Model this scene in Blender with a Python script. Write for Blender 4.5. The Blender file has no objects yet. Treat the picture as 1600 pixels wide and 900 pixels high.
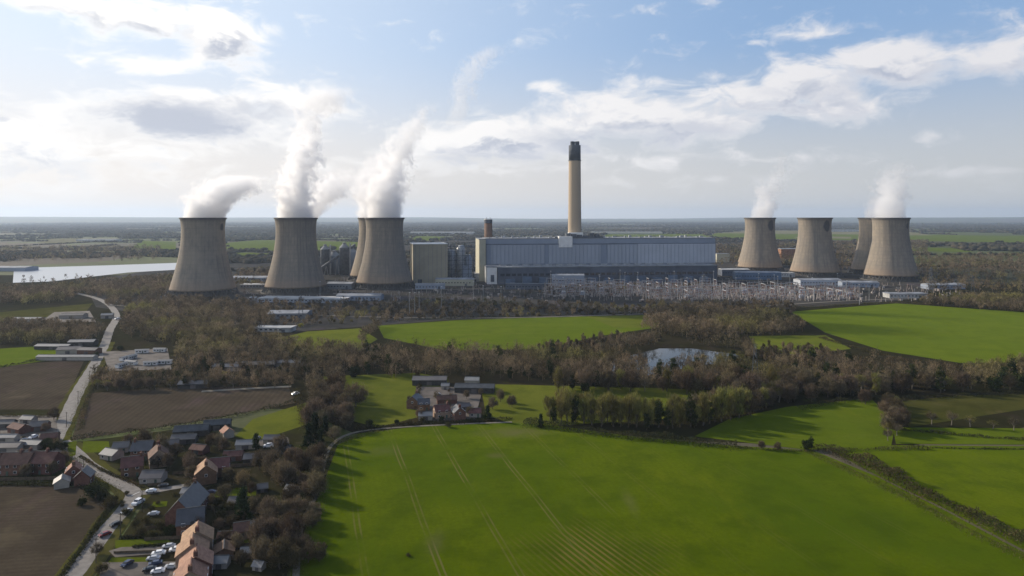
import bpy, math, random
import numpy as np
from mathutils import Vector, Matrix
R = math.radians
random.seed(7); rng = np.random.default_rng(7)
scn = bpy.context.scene
col = scn.collection

# ------------------------------------------------------------------ camera
F = 1067.0; HC = 115.0; HOR = 340.0
cam_d = bpy.data.cameras.new('camera'); cam = bpy.data.objects.new('camera', cam_d); col.objects.link(cam)
cam.location = (0, 0, HC); cam.rotation_euler = (R(90), 0, 0)
cam_d.sensor_width = 36; cam_d.lens = 36*F/1600; cam_d.shift_y = -(450-HOR)/1600
cam_d.clip_start = 1; cam_d.clip_end = 90000
scn.camera = cam
scn.view_settings.view_transform = 'Standard'; scn.view_settings.look = 'None'
scn.view_settings.gamma = 1; scn.view_settings.use_curve_mapping = False
scn.view_settings.exposure = 0.16
cy = scn.cycles
cy.use_denoising = True
cy.max_bounces = 9; cy.diffuse_bounces = 2; cy.glossy_bounces = 2; cy.transmission_bounces = 2
cy.volume_bounces = 8; cy.transparent_max_bounces = 6
cy.volume_step_rate = 1.0; cy.volume_max_steps = 256
cy.use_adaptive_sampling = True

# ------------------------------------------------------------------ light
SUN_AZ = 61.0; SUN_EL = 22.0      # azimuth measured from +Y (the view axis) towards -X
sdir = Vector((-math.sin(R(SUN_AZ))*math.cos(R(SUN_EL)), math.cos(R(SUN_AZ))*math.cos(R(SUN_EL)), math.sin(R(SUN_EL))))
sd = bpy.data.lights.new('sun', 'SUN'); sd.energy = 5.0; sd.angle = R(0.53); sd.color = (1.0, 0.88, 0.72)
so = bpy.data.objects.new('sun', sd); col.objects.link(so)
so.rotation_euler = (-sdir).to_track_quat('-Z', 'Y').to_euler()

def AE(px, py):
    t = (px-800)/F
    az = math.atan(t); el = math.atan((HOR-py)/F*math.cos(az))
    return az, el

world = bpy.data.worlds.new('World'); scn.world = world; world.use_nodes = True
world.cycles.sampling_method = 'MANUAL'; world.cycles.sample_map_resolution = 256
WT = world.node_tree; WT.nodes.clear()
class N:
    """small node-graph writer"""
    def __init__(s, tree): s.t = tree
    def node(s, ty, **kw):
        n = s.t.nodes.new(ty)
        for k, v in kw.items(): setattr(n, k, v)
        return n
    def link(s, a, b): s.t.links.new(a, b)
    def put(s, sock, v):
        if isinstance(v, bpy.types.NodeSocket): s.t.links.new(v, sock)
        elif v is not None: sock.default_value = v
    def math(s, op, a, b=None, c=None, clamp=False):
        n = s.node('ShaderNodeMath', operation=op); n.use_clamp = clamp
        s.put(n.inputs[0], a); s.put(n.inputs[1], b); s.put(n.inputs[2], c)
        return n.outputs[0]
    def vmath(s, op, a, b=None, out=0):
        n = s.node('ShaderNodeVectorMath', operation=op)
        s.put(n.inputs[0], a); s.put(n.inputs[1], b)
        return n.outputs[out]
    def mapr(s, v, a, b, c=0.0, d=1.0, smooth=True):
        n = s.node('ShaderNodeMapRange'); n.interpolation_type = 'SMOOTHSTEP' if smooth else 'LINEAR'
        s.put(n.inputs[0], v)
        for i, q in enumerate((a, b, c, d)): s.put(n.inputs[1+i], q)
        return n.outputs[0]
    def mix(s, f, a, b, blend='MIX'):
        n = s.node('ShaderNodeMix', data_type='RGBA', blend_type=blend); n.clamp_factor = True
        s.put(n.inputs[0], f)
        for sock, v in ((n.inputs[6], a), (n.inputs[7], b)):
            if isinstance(v, tuple) and len(v) == 3: v = (*v, 1)
            s.put(sock, v)
        return n.outputs[2]
    def noise(s, vec, scale, detail=3, rough=.5, dist=0.0, out=0):
        n = s.node('ShaderNodeTexNoise'); s.put(n.inputs['Vector'], vec)
        n.inputs['Scale'].default_value = scale; n.inputs['Detail'].default_value = detail
        n.inputs['Roughness'].default_value = rough; n.inputs['Distortion'].default_value = dist
        return n.outputs[out]
    def comb(s, x, y, z=0.0):
        n = s.node('ShaderNodeCombineXYZ')
        for i, q in enumerate((x, y, z)): s.put(n.inputs[i], q)
        return n.outputs[0]
    def sep(s, v):
        n = s.node('ShaderNodeSeparateXYZ'); s.put(n.inputs[0], v); return n.outputs
    def ramp(s, f, stops, interp='LINEAR'):
        n = s.node('ShaderNodeValToRGB'); s.put(n.inputs[0], f); cr = n.color_ramp; cr.interpolation = interp
        while len(cr.elements) < len(stops): cr.elements.new(.5)
        for e, (p, c) in zip(cr.elements, stops): e.position = p; e.color = (*c, 1)
        return n.outputs[0]

# cloud masses by direction in the sky: (px, py, rx, ry, strength)
CLOUDS = [(345,52,90,48,1.25),(225,28,120,38,1.1),(90,-2,150,26,1.1),(160,55,50,18,.55),(245,98,110,22,1.05),(230,135,60,16,.5),
 (300,182,185,52,1.45),(430,162,130,34,1.0),(60,225,200,90,1.0),(200,240,190,30,.75),(330,262,260,18,.5),
 (505,155,60,36,.7),(780,218,170,42,1.15),(950,180,150,52,1.2),(1080,195,160,38,1.1),(1140,160,120,46,1.0),
 (1260,128,120,42,1.1),(1410,98,140,46,1.15),(1560,86,150,40,1.15),(1310,165,140,40,.85),(850,138,46,13,.8),(1110,116,40,12,.75),(1245,50,75,16,.62),(1190,66,40,8,.5),
 (1444,212,26,12,.55),(650,245,90,22,.7),(700,262,300,26,.62),(450,285,300,16,.5),(1050,250,260,16,.5),(1500,268,130,9,.42),(1180,90,60,14,.3),(1000,285,300,12,.35)]
g = bpy.data.node_groups.new('cloud_field', 'ShaderNodeTree')
g.interface.new_socket('P', in_out='INPUT', socket_type='NodeSocketVector')
g.interface.new_socket('D', in_out='OUTPUT', socket_type='NodeSocketFloat')
n = N(g); gi = n.node('NodeGroupInput'); go = n.node('NodeGroupOutput')
P = gi.outputs[0]
wv = n.vmath('MULTIPLY', P, (1, 2.1, 1))
warp = n.vmath('SUBTRACT', n.noise(wv, 9, 3, .55, out=1), (.5, .5, .5))
Pw = n.vmath('ADD', P, n.vmath('MULTIPLY', warp, (.05, .024, 0)))
acc = None
for (px, py, rx, ry, st) in CLOUDS:
    az, el = AE(px, py); ca = math.cos(az)
    d = n.vmath('MULTIPLY', n.vmath('SUBTRACT', Pw, (az, el, 0)), (F/rx/ca**2, F/ry/ca, 0))
    v = n.math('MULTIPLY', n.mapr(n.vmath('LENGTH', d, out=1), 1.45, 0.0), st)
    acc = v if acc is None else n.math('MAXIMUM', acc, v)
f1 = n.noise(n.vmath('ADD', wv, n.vmath('MULTIPLY', warp, (.06, .06, 0))), 15, 8, .62, .4)
f2 = n.noise(n.vmath('ADD', wv, (3, 7, 1)), 6, 3, .5)
tot = n.math('ADD', acc, n.math('MULTIPLY', n.math('SUBTRACT', f1, .5), 2.5))
tot = n.math('ADD', tot, n.math('MULTIPLY', n.math('SUBTRACT', f2, .5), 1.2))
n.link(tot, go.inputs[0])

n = N(WT)
out = n.node('ShaderNodeOutputWorld'); bg = n.node('ShaderNodeBackground'); bg.inputs['Strength'].default_value = 0.1
sky = n.node('ShaderNodeTexSky', sky_type='NISHITA'); sky.sun_disc = False
sky.sun_elevation = R(SUN_EL); sky.sun_rotation = R(-SUN_AZ); sky.air_density = 1.0; sky.dust_density = 1.0; sky.ozone_density = 1.6; sky.altitude = 100
dirv = n.node('ShaderNodeTexCoord').outputs['Generated']
x, y, z = n.sep(dirv)[:3]
az = n.math('ARCTAN2', x, y)
el = n.math('ARCTAN2', z, n.math('SQRT', n.math('ADD', n.math('MULTIPLY', x, x), n.math('MULTIPLY', y, y))))
P = n.comb(az, el)
def cf(vec):
    q = n.node('ShaderNodeGroup'); q.node_tree = g; n.link(vec, q.inputs[0]); return q.outputs[0]
d0 = cf(P); d1 = cf(n.vmath('ADD', P, (-.012, .02, 0)))
wob_ = n.vmath('MULTIPLY', n.vmath('SUBTRACT', n.noise(n.vmath('MULTIPLY', P, (1, 2.2, 1)), 14, 5, .65, out=1), (.5, .5, .5)), (.11, .05, 0))
cover = n.mapr(d0, .12, .98)
lit = n.mapr(n.math('SUBTRACT', d0, d1), -.34, .42)
core = n.mapr(d0, .45, 1.2)
# brightness towards the sun
sunv = n.vmath('DOT_PRODUCT', dirv, tuple(sdir), out=1)
glow = n.math('POWER', n.math('MAXIMUM', sunv, 0.0), 3.0)
skyc = n.mix(.7, sky.outputs[0], (2.7, 4.3, 7.0))
skyc = n.mix(n.math('MULTIPLY', n.mapr(az, R(26), R(-44)), .85), skyc, (7.6, 8.5, 9.6))
low = n.mapr(el, .26, .01)
skyc = n.mix(n.math('MULTIPLY', low, .85), skyc, n.mix(n.mapr(az, R(-40), R(40)), (9.2, 8.1, 7.0), (5.9, 5.7, 5.3)))
shade = n.math('MULTIPLY', n.math('SUBTRACT', 1.0, lit), core)
dk = None
for (px, py, rx, ry, st) in [(270,188,150,34,1.0),(400,172,70,16,.7),(345,78,70,18,.28),(60,270,120,18,.5),(955,222,150,24,.85),(790,245,130,18,.7),(1060,205,110,16,.6),(1330,140,150,14,.4),(1500,120,110,12,.4),(0,178,26,14,.8),(160,260,160,16,.4)]:
    a_, e_ = AE(px, py); ca = math.cos(a_)
    d = n.vmath('MULTIPLY', n.vmath('SUBTRACT', n.vmath('ADD', P, wob_), (a_, e_, 0)), (F/rx/ca**2, F/ry/ca, 0))
    v = n.math('MULTIPLY', n.mapr(n.vmath('LENGTH', d, out=1), 1.35, .35), st)
    dk = v if dk is None else n.math('MAXIMUM', dk, v)
shade = n.math('MAXIMUM', shade, n.math('MULTIPLY', dk, n.mapr(d0, .25, .8)))
cl_lit = n.mix(n.mapr(az, R(-35), R(40)), (10.5, 10.2, 9.8), (7.4, 7.3, 7.5))
cl_dark = n.mix(n.mapr(az, R(-35), R(40)), (4.9, 5.2, 6.0), (4.2, 4.6, 5.6))
clc = n.mix(n.math('MULTIPLY', shade, 1.0, clamp=True), cl_lit, cl_dark)
fin = n.mix(n.math('MULTIPLY', cover, n.mapr(el, .0, .09, .2, .97)), skyc, clc)
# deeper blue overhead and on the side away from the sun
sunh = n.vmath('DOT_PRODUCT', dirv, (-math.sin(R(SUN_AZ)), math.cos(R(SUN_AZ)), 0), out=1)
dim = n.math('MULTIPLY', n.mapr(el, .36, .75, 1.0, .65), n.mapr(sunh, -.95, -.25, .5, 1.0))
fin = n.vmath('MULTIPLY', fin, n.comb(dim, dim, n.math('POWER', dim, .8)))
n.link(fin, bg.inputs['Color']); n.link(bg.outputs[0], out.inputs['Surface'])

# ------------------------------------------------------------------ helpers
def G(px, py, z=0.0):
    """ground (or height z) point seen at photo pixel px, py"""
    Y = F*(HC-z)/(py-HOR)
    return Vector(((px-800)/F*Y, Y, z))
def PXY(px, Y):          # x coordinate at distance Y
    return (px-800)/F*Y

def tag(o, label=None, cat=None, group=None, kind=None):
    if label: o['label'] = label
    if cat: o['category'] = cat
    if group: o['group'] = group
    if kind: o['kind'] = kind
    return o
def link(o, parent=None):
    col.objects.link(o)
    if parent is not None: o.parent = parent
    return o
def empty(name, loc, rz=0.0, sc=1.0):
    o = bpy.data.objects.new(name, None); o.location = loc; o.rotation_euler = (0, 0, rz); o.scale = (sc, sc, sc)
    o.empty_display_size = 1
    return link(o)
def fastmesh(name, V, quads=None, tris=None, m=None, smooth=False):
    V = np.asarray(V, dtype=np.float32).reshape(-1, 3)
    me = bpy.data.meshes.new(name)
    idx = []; starts = []; tot = 0
    for arr in (quads, tris):
        if arr is None or len(arr) == 0: continue
        arr = np.asarray(arr, dtype=np.int32); k = arr.shape[1]
        idx.append(arr.reshape(-1)); starts.append(tot+np.arange(len(arr))*k); tot += arr.size
    idx = np.concatenate(idx); starts = np.concatenate(starts).astype(np.int32)
    me.vertices.add(len(V)); me.vertices.foreach_set('co', V.reshape(-1))
    me.loops.add(len(idx)); me.loops.foreach_set('vertex_index', idx)
    me.polygons.add(len(starts)); me.polygons.foreach_set('loop_start', starts)
    me.update(calc_edges=True)
    if smooth: me.polygons.foreach_set('use_smooth', [True]*len(me.polygons))
    if m: me.materials.append(m)
    return me
def sheet_obj(name, me, parent=None):
    return link(bpy.data.objects.new(name, me), parent)

class MB:
    """collects boxes, prisms, tubes; build() makes one mesh object"""
    def __init__(s): s.v = []; s.f = []
    def add(s, v, f):
        b = len(s.v); s.v += [tuple(p) for p in v]; s.f += [tuple(b+i for i in q) for q in f]; return s
    def box(s, cx, cy_, z0, w, d, h, rz=0.0):
        c, sn = math.cos(rz), math.sin(rz); P = []
        for z in (z0, z0+h):
            for ax, ay in ((-.5,-.5),(.5,-.5),(.5,.5),(-.5,.5)):
                x, y = ax*w, ay*d; P.append((cx+x*c-y*sn, cy_+x*sn+y*c, z))
        return s.add(P, [(3,2,1,0),(4,5,6,7),(0,1,5,4),(1,2,6,5),(2,3,7,6),(3,0,4,7)])
    def bar(s, a, b, w, w2=None, k=4):
        a = Vector(a); b = Vector(b); d = (b-a).normalized(); w2 = w if w2 is None else w2
        u = d.cross(Vector((0,0,1)) if abs(d.z) < .9 else Vector((1,0,0))).normalized(); q = d.cross(u)
        P = []
        for p, r in ((a, w/2), (b, w2/2)):
            for i in range(k):
                t = 2*math.pi*(i+.5)/k; P.append(p+(u*math.cos(t)+q*math.sin(t))*r*1.25)
        fs = [(i, (i+1)%k, k+(i+1)%k, k+i) for i in range(k)]
        return s.add(P, fs+[tuple(reversed(range(k))), tuple(range(k, 2*k))])
    def lathe(s, prof, cx=0, cy_=0, k=32, cap0=True, cap1=True):
        P = []; fs = []
        for r, z in prof:
            for i in range(k):
                t = 2*math.pi*i/k; P.append((cx+r*math.cos(t), cy_+r*math.sin(t), z))
        for j in range(len(prof)-1):
            for i in range(k): fs.append((j*k+i, j*k+(i+1)%k, (j+1)*k+(i+1)%k, (j+1)*k+i))
        if cap0: fs.append(tuple(reversed(range(k))))
        if cap1: fs.append(tuple(range((len(prof)-1)*k, len(prof)*k)))
        return s.add(P, fs)
    def prism(s, poly, z0, z1):
        k = len(poly)
        a = sum(poly[i][0]*poly[(i+1)%k][1]-poly[(i+1)%k][0]*poly[i][1] for i in range(k))
        if a < 0: poly = poly[::-1]
        P = [(p[0], p[1], z0) for p in poly]+[(p[0], p[1], z1) for p in poly]
        return s.add(P, [tuple(reversed(range(k))), tuple(range(k, 2*k))]+[(i, (i+1)%k, k+(i+1)%k, k+i) for i in range(k)])
    def mesh(s, name, m=None, smooth=False):
        me = bpy.data.meshes.new(name); me.from_pydata(s.v, [], s.f); me.update()
        if m: me.materials.append(m)
        if smooth: me.polygons.foreach_set('use_smooth', [True]*len(me.polygons))
        return me
    def islands(s, name, m, parent=None, k=8):
        """every box collected so far becomes an object of its own"""
        for i in range(len(s.v)//k):
            b = MB(); b.v = s.v[i*k:(i+1)*k]; b.f = [tuple(q-i*k for q in f) for f in s.f if i*k <= f[0] < (i+1)*k]; b.build(name, m, parent)
    def build(s, name, m, parent=None, smooth=False):
        return link(bpy.data.objects.new(name, s.mesh(name, m, smooth)), parent)
def copy_tree(o, parent=None):
    c = o.copy(); link(c, parent)
    for ch in list(o.children): copy_tree(ch, c)
    return c
def smooth_line(pts, step=6.0):
    """Catmull-Rom through 2-D points"""
    pts = [Vector(p[:2]) for p in pts]; P = [pts[0]*2-pts[1]]+pts+[pts[-1]*2-pts[-2]]; out = []
    for i in range(1, len(P)-2):
        k = max(1, int((P[i+1]-P[i]).length/step))
        for j in range(k):
            t = j/k; a, b, c, d = P[i-1], P[i], P[i+1], P[i+2]
            out.append(.5*((2*b)+(c-a)*t+(2*a-5*b+4*c-d)*t*t+(3*b-a-3*c+d)*t**3))
    out.append(pts[-1]); return out

# ------------------------------------------------------------------ materials
MATS = {}
def pbr(name, colr, rough=.8, var=.25, scale=.3, spec=.3, metal=0.0, obvar=0.0, col2=None, detail=4, stretch=None):
    """principled material with world/object-space mottling"""
    if name in MATS: return MATS[name]
    m = bpy.data.materials.new(name); m.use_nodes = True; t = m.node_tree; n = N(t)
    b = t.nodes['Principled BSDF']; b.inputs['Roughness'].default_value = rough
    b.inputs['Specular IOR Level'].default_value = spec; b.inputs['Metallic'].default_value = metal
    v = n.node('ShaderNodeTexCoord').outputs['Object']
    if stretch: v = n.vmath('MULTIPLY', v, stretch)
    f = n.noise(v, scale, detail, .6)
    c2 = col2 or tuple(min(1, q*(1-var)) for q in colr); c1 = tuple(min(1, q*(1+var)) for q in colr) if col2 is None else colr
    c = n.mix(n.mapr(f, .3, .7), c1, c2)
    if obvar:
        r = n.node('ShaderNodeObjectInfo').outputs['Random']
        hsv = n.node('ShaderNodeHueSaturation'); n.link(c, hsv.inputs['Color'])
        n.link(n.mapr(r, 0, 1, 1-obvar, 1+obvar, False), hsv.inputs['Value'])
        n.link(n.mapr(n.math('FRACT', n.math('MULTIPLY', r, 7.3)), 0, 1, .5-.06*obvar/.3, .5+.045*obvar/.3, False), hsv.inputs['Hue'])
        c = hsv.outputs[0]
    n.link(c, b.inputs['Base Color']); MATS[name] = m
    return m

def foliage(name, c1, c2, obvar=.3, scale=.25, c3=None, transl=.25, tone=False):
    if name in MATS: return MATS[name]
    m = bpy.data.materials.new(name); m.use_nodes = True; t = m.node_tree; n = N(t)
    t.nodes.remove(t.nodes['Principled BSDF']); o = t.nodes['Material Output']
    geo = n.node('ShaderNodeNewGeometry')
    f = n.noise(geo.outputs['Position'], scale, 2, .5)
    c = n.mix(n.mapr(f, .32, .68), c1, c2)
    if c3:
        f3 = n.noise(n.vmath('ADD', geo.outputs['Position'], (37, 11, 5)), scale*.17, 2, .5)
        c = n.mix(n.mapr(f3, .5, .72), c, c3)
    # every twig or leaf its own tone
    isl = geo.outputs['Random Per Island']
    hsv = n.node('ShaderNodeHueSaturation'); n.link(c, hsv.inputs['Color'])
    val = n.mapr(isl, 0, 1, .62, 1.4, False)
    if tone:
        ta = n.node('ShaderNodeAttribute'); ta.attribute_name = 'tone'; val = n.math('MULTIPLY', val, ta.outputs['Fac'])
    if obvar:
        r = n.node('ShaderNodeObjectInfo').outputs['Random']
        val = n.math('MULTIPLY', val, n.mapr(r, 0, 1, 1-obvar, 1+obvar, False))
        n.link(n.mapr(n.math('FRACT', n.math('MULTIPLY', r, 7.3)), 0, 1, .485, .52, False), hsv.inputs['Hue'])
    n.link(val, hsv.inputs['Value'])
    d = n.node('ShaderNodeBsdfDiffuse'); tr = n.node('ShaderNodeBsdfTranslucent'); mx = n.node('ShaderNodeMixShader')
    n.link(hsv.outputs[0], d.inputs[0]); n.link(hsv.outputs[0], tr.inputs[0]); mx.inputs[0].default_value = transl
    n.link(d.outputs[0], mx.inputs[1]); n.link(tr.outputs[0], mx.inputs[2]); n.link(mx.outputs[0], o.inputs['Surface'])
    MATS[name] = m; return m

# ------------------------------------------------------------------ haze
def make_haze():
    B = MB(); S = 34000.0
    B.add([(x, y, z) for z in (-1.0, 520.0) for x, y in ((-S,-S),(S,-S),(S,S),(-S,S))],
          [(3,2,1,0),(4,5,6,7),(0,1,5,4),(1,2,6,5),(2,3,7,6),(3,0,4,7)])
    m = bpy.data.materials.new('haze'); m.use_nodes = True; t = m.node_tree; t.nodes.remove(t.nodes['Principled BSDF'])
    v = t.nodes.new('ShaderNodeVolumePrincipled'); v.inputs['Color'].default_value = (.66, .80, 1, 1)
    v.inputs['Density'].default_value = 4.1e-5; v.inputs['Anisotropy'].default_value = .3
    t.links.new(v.outputs[0], t.nodes['Material Output'].inputs['Volume'])
    o = B.build('haze', m); tag(o, kind='stuff', label='pale blue haze in the air over the plain', cat='haze')
make_haze()

# ------------------------------------------------------------------ ground
def ground_material():
    m = bpy.data.materials.new('farmland'); m.use_nodes = True; t = m.node_tree; n = N(t); b = t.nodes['Principled BSDF']
    b.inputs['Roughness'].default_value = .95; b.inputs['Specular IOR Level'].default_value = .1
    p = n.node('ShaderNodeNewGeometry').outputs['Position']
    q = n.vmath('ADD', p, n.vmath('MULTIPLY', n.noise(p, .0012, 2, out=1), (260, 260, 0)))
    q = n.vmath('MULTIPLY', q, (1/430, 1/620, 0))
    vo = n.node('ShaderNodeTexVoronoi', distance='CHEBYCHEV', voronoi_dimensions='2D'); n.link(q, vo.inputs['Vector']); vo.inputs['Scale'].default_value = 1
    rnd = n.sep(vo.outputs['Color'])[0]
    fc = n.ramp(rnd, [(0, (.06,.075,.015)), (.2, (.10,.072,.05)), (.36, (.085,.11,.018)), (.5, (.07,.06,.03)), (.62, (.16,.15,.07)), (.72, (.07,.095,.015)), (.84, (.12,.10,.07)), (.93, (.04,.045,.02))], 'CONSTANT')
    d = n.noise(p, .02, 5, .6)
    fc = n.mix(n.mapr(d, .3, .7, 0, .55), fc, (.045, .045, .025))
    sc = n.noise(p, .25, 4, .6)
    fc = n.mix(n.mapr(sc, .35, .65, 0, .35), fc, (.10, .09, .055))
    n.link(fc, b.inputs['Base Color']); return m
GM = ground_material()
S = 30000.0
V = []; Q = []
# ground sheet with finer cells where the low hills rise at the far edge
nx, ny = 90, 90
xs = np.linspace(-S, S, nx); ys = np.linspace(-1500, S, ny)
ph = rng.uniform(0, 6.28, 8)
for yv in ys:
    for xv in xs:
        r = math.hypot(xv, yv); k = min(1, max(0, (r-16000)/9500)); k = k*k*(3-2*k)
        hgt = k*(104+26*math.sin(xv/5200+ph[0])+18*math.sin(xv/2300+ph[1]+yv/7000)+9*math.sin(xv/1100+ph[2]))
        V.append((xv, yv, hgt))
for j in range(ny-1):
    for i in range(nx-1): a = j*nx+i; Q.append((a, a+1, a+1+nx, a+nx))
gr = sheet_obj('ground', fastmesh('ground', V, quads=Q, m=GM, smooth=True)); tag(gr, kind='structure')

# ------------------------------------------------------------------ field materials
def field_mat(name, c1, c2, rows=None, row_c=None, row_w=.25, patch=None, patch_sc=.02, sheen=None, fine=.6, tram=None):
    """c1/c2 mottled; rows=(dirx, diry, period) crop rows; tram=(dirx,diry,period,offset) wheel tracks"""
    m = bpy.data.materials.new(name); m.use_nodes = True; t = m.node_tree; n = N(t); b = t.nodes['Principled BSDF']
    b.inputs['Roughness'].default_value = .95; b.inputs['Specular IOR Level'].default_value = .0
    b.inputs['Sheen Weight'].default_value = sheen or .0; b.inputs['Sheen Roughness'].default_value = .35; b.inputs['Sheen Tint'].default_value = (.62, .85, .12, 1)
    p = n.node('ShaderNodeNewGeometry').outputs['Position']
    big = n.noise(p, .012, 4, .55); c = n.mix(n.mapr(big, .33, .67), c1, c2)
    fn = n.noise(p, fine, 4, .7); c = n.mix(n.mapr(fn, .3, .7, 0, .5), c, tuple(q*.62 for q in c1))
    fn2 = n.noise(n.vmath('ADD', p, (91, 17, 0)), .05, 6, .66); c = n.mix(n.mapr(fn2, .42, .68, 0, .6), c, tuple(q*.62 for q in c2)); c = n.mix(n.mapr(n.noise(n.vmath('MULTIPLY', n.vmath('ADD', p, (7, 3, 0)), (1, .45, 1)), .035, 6, .7), .52, .75, 0, .4), c, (c1[0]*1.5, c1[1]*1.2, c1[2]*2))
    X, Y, Z = n.sep(p)[:3]
    def across(dx, dy):
        L = math.hypot(dx, dy); return n.math('ADD', n.math('MULTIPLY', X, -dy/L), n.math('MULTIPLY', Y, dx/L))
    wob = n.math('MULTIPLY', n.math('SUBTRACT', n.noise(p, .015, 2), .5), 1.6)
    if rows:
        s = n.math('MULTIPLY', n.math('ADD', across(rows[0], rows[1]), wob), 2*math.pi/rows[2])
        w = n.math('MULTIPLY', n.math('ADD', n.math('SINE', s), 1.0), .5)
        c = n.mix(n.math('MULTIPLY', w, row_w), c, row_c or tuple(q*.6 for q in c1))
    if patch:
        pf = n.noise(n.vmath('ADD', p, (500, 40, 0)), patch_sc, 5, .65); c = n.mix(n.mapr(pf, .58, .74, 0, .8), c, patch)
    if tram:
        u = n.math('ADD', across(tram[0], tram[1]), n.math('ADD', wob, tram[3]))
        u = n.math('PINGPONG', u, tram[2]/2)            # 0 on a track centre
        tr = n.math('ABSOLUTE', n.math('SUBTRACT', u, .95))
        k = n.mapr(tr, .5, .12)
        k = n.math('MULTIPLY', k, n.mapr(n.noise(p, .03, 4, .6), 0.38, .62, .06, .85)); k = n.math('MULTIPLY', k, n.mapr(X, -10, 70, 1, .22))
        c = n.mix(k, c, (.115, .10, .035))
    n.link(c, b.inputs['Base Color'])
    bp = n.node('ShaderNodeBump'); bp.inputs['Strength'].default_value = .5; bp.inputs['Distance'].default_value = .3
    n.link(fn, bp.inputs['Height']); n.link(bp.outputs[0], b.inputs['Normal'])
    return m, n, b, p, c, across
LAY = [0.0]; FARF = []
def field(name, pts, m, px=True, z=None, label=None, grow=0):
    """flat field polygon, its corners given as photo pixels"""
    LAY[0] += .006; z = .02+LAY[0] if z is None else z
    P = [G(*q) if px else Vector((*q, 0)) for q in pts]
    B = MB(); k = len(P)
    a = sum(P[i].x*P[(i+1)%k].y-P[(i+1)%k].x*P[i].y for i in range(k))
    if a < 0: P = P[::-1]
    B.add([(q.x, q.y, z) for q in P], [tuple(range(k))])
    o = B.build(name, m); tag(o, kind='structure'); 
    if label: o['label'] = label
    return o
def strip(name, pts, width, m, z, px=True, kerb=False):
    L = smooth_line([G(*q) if px else q for q in pts], 5)
    V = []; F_ = []
    for i, p in enumerate(L):
        a = L[max(0, i-1)]; b = L[min(len(L)-1, i+1)]; d = (b-a).normalized(); nn = Vector((-d.y, d.x))
        w = width/2*(1+.05*math.sin(i*1.3))
        V += [(p.x+nn.x*w, p.y+nn.y*w, z), (p.x-nn.x*w, p.y-nn.y*w, z)]
        if i: F_.append((2*i-2, 2*i-1, 2*i+1, 2*i))
    o = sheet_obj(name, fastmesh(name, V, quads=F_, m=m)); tag(o, kind='structure'); return o

# main field: winter wheat with wheel tracks and a thin bare patch
m_main, n, b, p, c, across = field_mat('winter_wheat', (.080,.106,.001), (.042,.074,.0008), rows=(36,-128,3.1), row_w=.12, tram=(37,-126,24.0,7.5), sheen=.12)
X, Y, Z = n.sep(p)[:3]
def spot(cx, cy_, rx, ry):
    d = n.vmath('LENGTH', n.vmath('MULTIPLY', n.vmath('SUBTRACT', p, (cx, cy_, 0)), (1/rx, 1/ry, 0)), out=1)
    return n.mapr(n.math('ADD', d, n.math('MULTIPLY', n.math('SUBTRACT', n.noise(p, .06, 4, .65), .5), 1.6)), 1.25, -.1)
s = n.math('MULTIPLY', across(20, -37), 2*math.pi/2.3)
w = n.mapr(n.math('SINE', s), -.2, .9)
q = G(925, 865)
c = n.mix(n.math('MULTIPLY', n.math('MULTIPLY', spot(q.x, q.y, 27, 24), w), .95), c, (.145, .105, .03))
q = G(805, 676); c = n.mix(n.math('MULTIPLY', spot(q.x, q.y, 22, 12), .7), c, (.10, .085, .04))
q = G(775, 712); c = n.mix(n.math('MULTIPLY', spot(q.x, q.y, 5, 4), .6), c, (.085, .075, .03))
q = G(680, 850); c = n.mix(n.math('MULTIPLY', spot(q.x, q.y, 4, 12), .35), c, (.10, .09, .04))
q = G(985, 785); c = n.mix(n.math('MULTIPLY', spot(q.x, q.y, 3, 16), .35), c, (.11, .10, .04))
q = G(600, 705); c = n.mix(n.math('MULTIPLY', spot(q.x, q.y, 14, 10), .3), c, (.10, .09, .04))
n.link(c, b.inputs['Base Color'])
m_green = field_mat('bright_grass', (.075,.10,.004), (.058,.085,.003), rows=(10,-3,5.0), row_w=.12, tram=(1,.12,24,0), sheen=.14)[0]
m_past = field_mat('pasture', (.10,.102,.014), (.068,.076,.010), patch=(.12,.10,.04), patch_sc=.02, sheen=.14)[0]
m_olive = field_mat('rough_grass', (.082,.078,.020), (.056,.058,.014), patch=(.10,.082,.036), patch_sc=.03)[0]
m_plough = field_mat('ploughed_soil', (.088,.070,.048), (.068,.053,.037), rows=(12,-90,3.5), row_w=.35, row_c=(.040,.031,.022), patch=(.125,.10,.065), patch_sc=.015)[0]
m_plough2 = field_mat('ploughed_soil_cross', (.080,.063,.043), (.060,.047,.032), rows=(60,9,2.6), row_w=.3, row_c=(.042,.033,.022), patch=(.105,.083,.052), patch_sc=.018)[0]
m_floor = field_mat('woodland_floor', (.036,.030,.017), (.028,.028,.012), patch=(.06,.07,.02), patch_sc=.05)[0]
m_yard = field_mat('plant_ground', (.085,.078,.070), (.048,.046,.040), patch=(.035,.038,.02), patch_sc=.02)[0]
m_garden = field_mat('garden_ground', (.036,.040,.011), (.034,.028,.017), patch=(.075,.058,.040), patch_sc=.06)[0]
m_verge = field_mat('verge_grass', (.09,.09,.018), (.07,.062,.026))[0]
m_road = pbr('asphalt', (.17,.155,.14), .85, .18, .4, detail=5)
m_track = pbr('gravel_track', (.15,.13,.10), .9, .2, .5)

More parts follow.
